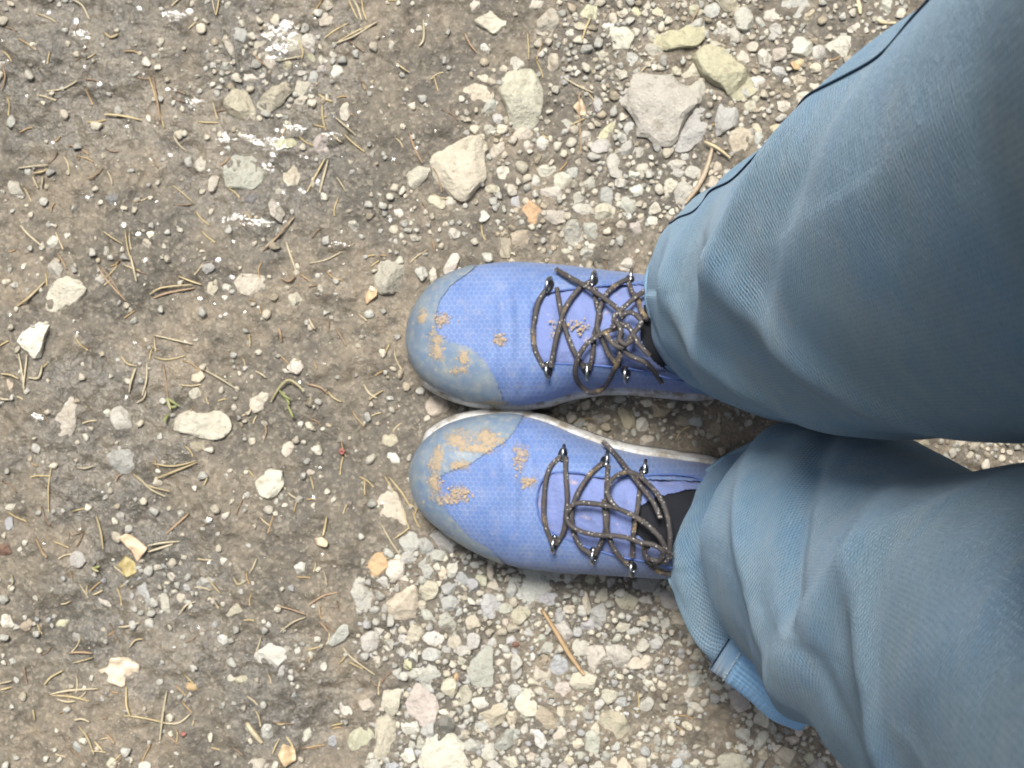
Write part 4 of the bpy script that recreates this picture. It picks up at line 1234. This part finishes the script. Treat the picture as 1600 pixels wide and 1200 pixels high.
cols = np.array([tints[rs.choice(k)] for k in keys]) * RNG.uniform(.75, 1.22, (len(keys), 1))
scatter('gravel', 'small grey and beige gravel filling the spaces between the larger stones', 'gravel', pts, szs, cols, 2, M['gravel'], sink=.30)

pts, szs, cl = [], [], []
N_GRIT = 46000
gx_ = RNG.uniform(-180, 1780, N_GRIT); gy_ = RNG.uniform(-150, 1350, N_GRIT)
dens = vnoise(gx_, gy_, 1 / 60.0, 21) + 0.5 + 0.6 * (vnoise(gx_, gy_, 1 / 19.0, 22))
keep = []
for i in range(N_GRIT):
    st = stony(gx_[i], gy_[i])
    if under_shoe(gx_[i], gy_[i]): continue
    if RNG.random() < max(0.22 * dens[i] + 0.02, st): keep.append(i)
pts = np.array([[(gx_[i] - 800) * S, (600 - gy_[i]) * S] for i in keep])
szs = np.clip(RNG.lognormal(math.log(1.25), .45, len(keep)), .6, 3.2) * S
scatter('grit', 'fine pale grit and crumbs scattered over the dark earth', 'grit', pts, szs, pick('ggbbbtttppwkk', len(keep)), 1, M['gravel'], flat=(.5, .9), sink=.25)

# ------------------------------------------------------------------ needles, sticks and leaf scraps
STRAW, PALE, RUST = (.42, .34, .19), (.42, .365, .25), (.30, .21, .13)
def litter_tube(name, pts, r, col, label, cat, group, lift=0.0016):
    path = []
    for (x, y) in pts:
        p_ = P(x, y)
        path.append(Vector((p_.x, p_.y, gh(p_.x, p_.y) + lift)))
    path = catmull(path, 5)
    c0 = path[len(path) // 2].copy()
    V, F = tube_data([q - c0 for q in path], lambda t: r * (0.55 + 0.45 * math.sin(math.pi * min(1, max(0.08, t)))) , 6, 0.8)
    o = mesh_obj(name, V, F, M['litter'])
    o.location = c0
    j = random.uniform(.8, 1.15)
    o.color = (col[0] * j, col[1] * j, col[2] * j, 1)
    tag(o, label, cat, group)
    return o
NEED = """234 120 246 160 257 200;240 120 247 160 252 190;164 179 190 181 222 188;75 144 100 140 124 128;4 80 14 88 22 99;5 100 10 120 4 140;116 2 130 10 142 32;272 212 280 226 293 238;165 52 175 60 188 55
334 0 336 14 339 25;345 0 342 14 339 25;545 0 552 16 560 32;552 0 560 14 566 34;566 0 568 18 574 34;524 70 555 58 590 36;530 66 560 50 588 38;508 60 525 48 545 38;473 94 474 82 466 62;473 90 455 92 436 97;395 80 404 94 416 104;504 165 505 185 510 205;525 185 540 198 556 212;538 210 552 224 570 238;620 100 630 108 640 114;498 148 508 155 520 160
28 263 50 260 75 258;52 270 66 268 74 264;50 275 54 285 58 293;66 275 65 284 63 292;138 279 150 276 165 260;170 268 176 280 178 290;165 363 178 372 194 382;198 360 202 390 208 410;206 400 212 420 216 440;270 290 286 302 304 318;152 415 170 440 198 470;160 418 176 438 190 460;30 478 50 465 72 440;235 460 255 450 300 445;240 466 262 458 305 450;280 432 300 440 316 445;32 352 44 366 70 388;90 396 98 408 104 420
508 248 495 272 480 300;513 250 506 276 500 302;526 277 534 288 541 300;458 340 435 370 410 392;462 338 440 364 415 386;447 378 455 400 464 425;484 412 515 404 555 380;440 435 452 440 462 432;655 72 662 60 662 30;725 50 735 70 745 82;824 50 826 74 826 92;910 62 915 46 922 30;908 240 905 155 908 148;880 120 900 132 926 145;890 195 902 190 914 184;640 208 648 232 660 255;676 262 684 274 690 300;676 374 678 384 680 393
998 116 1010 104 1024 92;1080 36 1086 24 1092 14;1200 216 1215 228 1128 0
242 524 268 530 302 538;243 558 262 562 290 556;232 566 231 594 224 618;214 629 226 622 230 610;190 556 200 568 214 572;214 575 208 594 204 612;32 552 38 580 42 614;45 554 43 580 40 606;70 570 64 590 48 590;4 584 20 586 32 592;256 570 260 592 264 630;0 622 8 624 16 624;320 578 345 592 370 608;400 580 410 585 416 590;524 512 534 528 541 540;483 498 488 508 492 514;568 600 576 614 588 622;576 625 588 616 598 610;482 600 502 606 512 616;512 612 522 622 534 628;412 688 416 672 411 656;484 654 494 658 502 666;534 690 536 702 541 714;436 512 439 522 440 534;390 522 391 532 391 542
84 722 78 760 78 800;120 730 132 732 146 728;150 806 158 830 162 858;240 724 272 728 308 720;244 748 275 736 310 722;208 740 230 758 265 768;215 742 235 764 258 776;180 752 184 744 190 742;260 834 280 816 296 802;232 852 255 848 280 846;232 862 252 856 270 850;70 866 74 870 72 870;14 920 22 908 20 896;145 930 154 926 160 922;125 912 132 924 138 934;280 960 292 945 306 940;304 918 316 918 330 922;320 736 325 745 320 758;450 770 460 776 472 782;600 742 620 778 640 826;608 745 628 770 640 790;618 840 630 832 640 824;596 818 612 846 630 872;604 872 616 872 632 876;506 836 508 826 512 806;392 894 398 884 402 872;484 944 506 930 530 924;434 945 455 950 480 958;512 914 510 904 506 890;366 900 374 912 388 904;324 900 336 916 346 926
108 1020 128 1019 146 1020;114 1036 130 1032 148 1026;70 1070 80 1058 98 1048;80 1084 110 1078 156 1074;82 1086 112 1088 142 1094;90 1092 105 1096 120 1094;0 1068 8 1066 18 1064;0 1078 8 1076 18 1074;52 1108 54 1116 55 1124;124 1132 138 1150 150 1176;150 1156 158 1164 164 1170;166 1146 174 1152 181 1160;186 980 200 978 220 972;204 1010 212 1000 224 998;200 1070 200 1098 206 1116;196 1116 230 1120 265 1130;250 1128 280 1128 299 1114;262 1078 256 1115 252 1154;266 1148 274 1154 282 1160;118 1124 130 1122 142 1126;440 985 460 970 480 962;500 970 508 978 514 986;386 1126 396 1140 410 1158;536 1010 552 1028 586 1053;530 1036 536 1030 541 1024;742 1136 748 1142 756 1150;438 1152 432 1164 428 1174;448 1150 455 1158 460 1168"""
rows = [r for r in NEED.replace('\n', ';').split(';')]
for i, row in enumerate(rows):
    v = list(map(float, row.split()))
    if len(v) != 6: continue
    q = [(v[0], v[1]), (v[2], v[3]), (v[4], v[5])]
    ln = math.hypot(q[0][0] - q[2][0], q[0][1] - q[2][1])
    if ln > 130: continue
    col = random.choice((STRAW, STRAW, PALE, PALE, RUST))
    nm = {STRAW: 'straw-coloured', PALE: 'pale dry', RUST: 'rusty brown'}[col]
    lb, _ = auto_label('pine needle', q[1][0], q[1][1], ('short ' if ln < 28 else 'long ' if ln > 48 else '') + nm)
    litter_tube('pine_needle', q, random.uniform(.0006, .0010), col, lb, 'needle', 'fallen pine needles', lift=random.uniform(.0014, .003))

# short broken needles and fibres trodden into the earth
VV, FF, CC = [], [], []
cnt = 0
while cnt < 420:
    x, y = rs.uniform(-150, 1650), rs.uniform(-150, 1350)
    if under_shoe(x, y) or rs.random() < stony(x, y) * 1.4 or (x > 700 and rs.random() < .5): continue
    a = rs.uniform(0, math.pi); L_ = rs.uniform(5, 17)
    p0, p1 = P(x - L_ * math.cos(a), y - L_ * math.sin(a)), P(x + L_ * math.cos(a), y + L_ * math.sin(a))
    pm = (p0 + p1) / 2 + Vector((rs.uniform(-1, 1), rs.uniform(-1, 1), 0)) * L_ * .00012
    path = []
    for q in (p0, pm, p1): path.append(Vector((q.x, q.y, gh(q.x, q.y) + .0008)))
    tv_, tf_ = tube_data(catmull(path, 2), 0.00062, 4)
    b0 = len(VV)
    VV += tv_; FF += [tuple(i + b0 for i in f) for f in tf_ ]
    c = rs.choice(((.42, .33, .17), (.36, .25, .13), (.20, .14, .09), (.46, .38, .24)))
    CC += [(*c, 1)] * len(tv_)
    cnt += 1
ob = mesh_obj('needle_litter', VV, FF, M['litter_mass'])
ca = ob.data.color_attributes.new('tint', 'FLOAT_COLOR', 'POINT'); ca.data.foreach_set('color', np.array(CC, dtype=np.float32).ravel())
tag(ob, 'short broken needle bits trodden into the dark earth', 'litter', kind='stuff')

litter_tube('stick', [(846, 950), (868, 985), (890, 1022), (912, 1052)], .0021, (.42, .29, .16), 'orange-brown split stick lying across the grey gravel bed', 'stick', None, .0065)
litter_tube('stick', [(1112, 232), (1104, 262), (1090, 292), (1070, 318)], .0022, (.36, .29, .21), 'pale curved stick between the flat grey rock and the trouser leg', 'stick', None, .005)
litter_tube('stick', [(1100, 222), (1118, 232), (1140, 248)], .0012, (.48, .40, .24), 'thin straw stalk crossing the end of the pale curved stick', 'stick', None, .006)
litter_tube('stick', [(387, 1126), (398, 1142), (411, 1158)], .0024, (.50, .43, .29), 'short thick pale stalk leaning on a white pebble near the lower edge', 'stick', None, .002)
litter_tube('stick', [(1338, 0), (1341, 12), (1342, 24)], .0020, (.52, .43, .27), 'short straw stalk near the trouser seam at the upper edge', 'stick', None, .002)
litter_tube('stick', [(1364, 28), (1376, 36), (1398, 38)], .0018, (.50, .43, .28), 'bent straw piece beside the trouser seam at the upper edge', 'stick', None, .002)

def scrap(name, poly, col, label, cat, seed, lift=.003, thick=.0012):
    """a curled thin scrap of leaf or bark"""
    cx = sum(q[0] for q in poly) / len(poly); cy = sum(q[1] for q in poly) / len(poly)
    rings, n_ = 6, 36
    pl = [((q[0] - cx) * S, -(q[1] - cy) * S) for q in poly]
    rad = [poly_radius(pl, 2 * math.pi * k / n_) for k in range(n_)]
    V, F = [Vector((0, 0, 0))], []
    for i in range(1, rings + 1):
        f = i / rings
        for k in range(n_):
            a = 2 * math.pi * k / n_
            x, y = rad[k] * f * math.cos(a), rad[k] * f * math.sin(a)
            z = .0025 * math.sin(x * 260 + seed) * f + .003 * noise.noise(Vector((x * 150, y * 150, seed)))
            V.append(Vector((x, y, z)))
    for k in range(n_): F.append((0, 1 + k, 1 + (k + 1) % n_))
    for i in range(rings - 1):
        for k in range(n_):
            a, b = 1 + i * n_ + k, 1 + i * n_ + (k + 1) % n_
            F.append((a, a + n_, b + n_, b))
    o = mesh_obj(name, V, F, M['litter'])
    w = P(cx, cy); o.location = (w.x, w.y, gh(w.x, w.y) + lift)
    o.color = (*col, 1)
    md = o.modifiers.new('thickness', 'SOLIDIFY'); md.thickness = thick
    tag(o, label, cat)
    return o
scrap('bark_chip', [(154,1046),(170,1042),(174,1026),(200,1026),(220,1038),(216,1054),(198,1056),(197,1072),(166,1062)], (.60, .50, .38), 'pale pinkish flat bark chip on dark mud near the lower left corner', 'bark chip', 2.0, .004, .003)
scrap('dry_leaf', [(188,840),(200,832),(216,844),(232,856),(220,872),(214,880),(206,862)], (.58, .43, .29), 'pinkish dry leaf scrap with two needles pointing right', 'leaf', 5.0, .004)
scrap('dry_leaf', [(182,884),(196,868),(212,880),(214,894),(198,902),(188,896)], (.36, .29, .13), 'olive brown ribbed leaf scrap under the pinkish leaf scrap', 'leaf', 7.0, .003)
scrap('dry_leaf', [(436,1176),(446,1158),(462,1168),(464,1186),(448,1196)], (.55, .41, .25), 'tan dry leaf scrap at the lower edge beside a slim pale pebble', 'leaf', 9.0, .003)
scrap('dry_leaf', [(896,166),(908,152),(914,164),(918,180),(906,178)], (.52, .41, .28), 'small tan leaf scrap left of the pinkish broken rock', 'leaf', 3.0, .003)
scrap('dry_leaf', [(1234,100),(1250,92),(1266,100),(1256,110),(1240,110)], (.46, .34, .19), 'brown leaf scrap under the bright white chunky rock', 'leaf', 4.0, .003)
scrap('dry_leaf', [(576,452),(590,448),(588,462),(572,478),(570,464)], (.50, .36, .22), 'small tan leaf scrap at the foot of the pale pinkish squarish stone', 'leaf', 6.0, .002)
scrap('bark_chip', [(492,840),(504,838),(514,846),(512,852),(496,850)], (.55, .44, .31), 'tiny pale bark chip with a rusty stalk ahead of the lower shoe', 'bark chip', 6.5, .003)
for (x, y, lb) in ((534, 706, 'tiny red speck of berry skin right of the flat beige pebble'), (291, 1143, 'tiny red round speck near the lower left corner')):
    scrap('berry_skin', [(x - 3, y - 1), (x, y - 2.5), (x + 3, y - 1), (x + 2, y + 2), (x - 2, y + 2.5)], (.30, .12, .10), lb, 'berry', 1.0 + x, .003, .002)
# little green sprouts
def sprout(pts_list, label):
    base = P(*pts_list[0][0])
    e = empty('sprout', (base.x, base.y, gh(base.x, base.y)))
    tag(e, label, 'sprout')
    for k, q in enumerate(pts_list):
        path = catmull([Vector((P(*c).x, P(*c).y, gh(P(*c).x, P(*c).y) + .003 + .002 * i)) for i, c in enumerate(q)], 5)
        V, F = tube_data(path, lambda t: .0011 * (0.5 + math.sin(math.pi * t) * .6), 6, .5)
        o = part('leaf' if k else 'stem', V, F, M['litter'], e)
        o.color = (.20, .22, .08, 1) if k else (.30, .27, .15, 1)
sprout([[(262, 622), (266, 630), (270, 640)], [(264, 622), (272, 628), (282, 634)], [(262, 630), (270, 636), (278, 634)], [(266, 648), (262, 652), (260, 660)]], 'bright green sprout above the long smooth pale stone')
sprout([[(424, 628), (438, 606), (452, 594), (466, 600), (478, 612)], [(438, 610), (446, 618), (456, 624)], [(440, 614), (450, 624), (454, 632)], [(450, 632), (456, 644), (460, 652)]], 'thin arching green sprout beside a pale slanting stone')
sprout([[(144, 886), (150, 890), (156, 892)], [(146, 890), (152, 886), (158, 884)]], 'faint green sprout between mud and small stones at lower left')

# ------------------------------------------------------------------ rain water: films lying in hollows and drops on the earth
def film(cx, cy, rx, ry, seed):
    V, F = [], []
    n_, rg = 40, 7
    c = P(cx, cy)
    zz = max(gh(c.x, c.y), -0.004) + .0024
    V.append(Vector((c.x, c.y, zz)))
    for i in range(1, rg + 1):
        f = i / rg
        for k in range(n_):
            a = 2 * math.pi * k / n_
            w = 1 + .35 * noise.noise(Vector((math.cos(a) * 1.6 + seed, math.sin(a) * 1.6, seed)))  + .2 * noise.noise(Vector((math.cos(a) * 4, math.sin(a) * 4 + seed, 0)))
            V.append(Vector((c.x + rx * S * f * w * math.cos(a), c.y + ry * S * f * w * math.sin(a), zz - .0009 * f ** 4)))
    for k in range(n_): F.append((0, 1 + k, 1 + (k + 1) % n_))
    for i in range(rg - 1):
        for k in range(n_):
            a, b = 1 + i * n_ + k, 1 + i * n_ + (k + 1) % n_
            F.append((a, a + n_, b + n_, b))
    return V, F
for i, (x, y, rx, ry) in enumerate(((350, 226, 22, 17), (386, 222, 34, 14), (425, 232, 30, 18), (420, 270, 16, 20), (405, 355, 30, 16), (365, 352, 24, 18), (520, 216, 20, 12), (440, 60, 34, 30), (430, 88, 24, 18), (460, 205, 26, 12), (300, 165, 26, 16), (530, 385, 22, 8), (330, 828, 14, 18), (150, 770, 18, 10), (50, 660, 22, 18), (130, 60, 22, 14), (270, 30, 26, 14))):
    V, F = film(x, y, rx, ry, i * 2.3)
    o = mesh_obj('puddle', V, F, M['water'])
    o['kind'] = 'structure'
tvs, tfs = [], []
nd = 0
while nd < 620:
    x, y = rs.uniform(0, 760), rs.uniform(0, 1200)
    g1 = math.exp(-(((x - 380) / 210) ** 2 + ((y - 240) / 210) ** 2))
    if rs.random() > 0.20 + 0.8 * g1: continue
    if x > 620 and 410 < y < 900: continue
    p_ = P(x, y)
    r = rs.choice((1.6, 2.0, 2.6, 3.2, 4.2, 5.5)) * S * rs.uniform(.8, 1.2)
    z = gh(p_.x, p_.y) + .0011
    b0 = len(tvs)
    hgt = r * rs.uniform(.03, .07)
    tx, ty = rs.gauss(0, .11), rs.gauss(0, .11)
    tvs.append((p_.x, p_.y, z + hgt))
    for i in (1, 2, 3):
        f = i / 3
        for k in range(10):
            a = 2 * math.pi * k / 10
            dx, dy = r * f * math.cos(a) * 1.0, r * f * math.sin(a)
            tvs.append((p_.x + dx, p_.y + dy, z + hgt * (1 - f * f) + tx * dx + ty * dy))
    for k in range(10): tfs.append((b0, b0 + 1 + k, b0 + 1 + (k + 1) % 10))
    for i in range(2):
        for k in range(10):
            a, b = b0 + 1 + i * 10 + k, b0 + 1 + i * 10 + (k + 1) % 10
            tfs.append((a, a + 10, b + 10, b))
    nd += 1
o = mesh_obj('water_drops', tvs, tfs, M['drop'])
tag(o, 'glistening water drops lying all over the wet earth', 'water', kind='stuff')
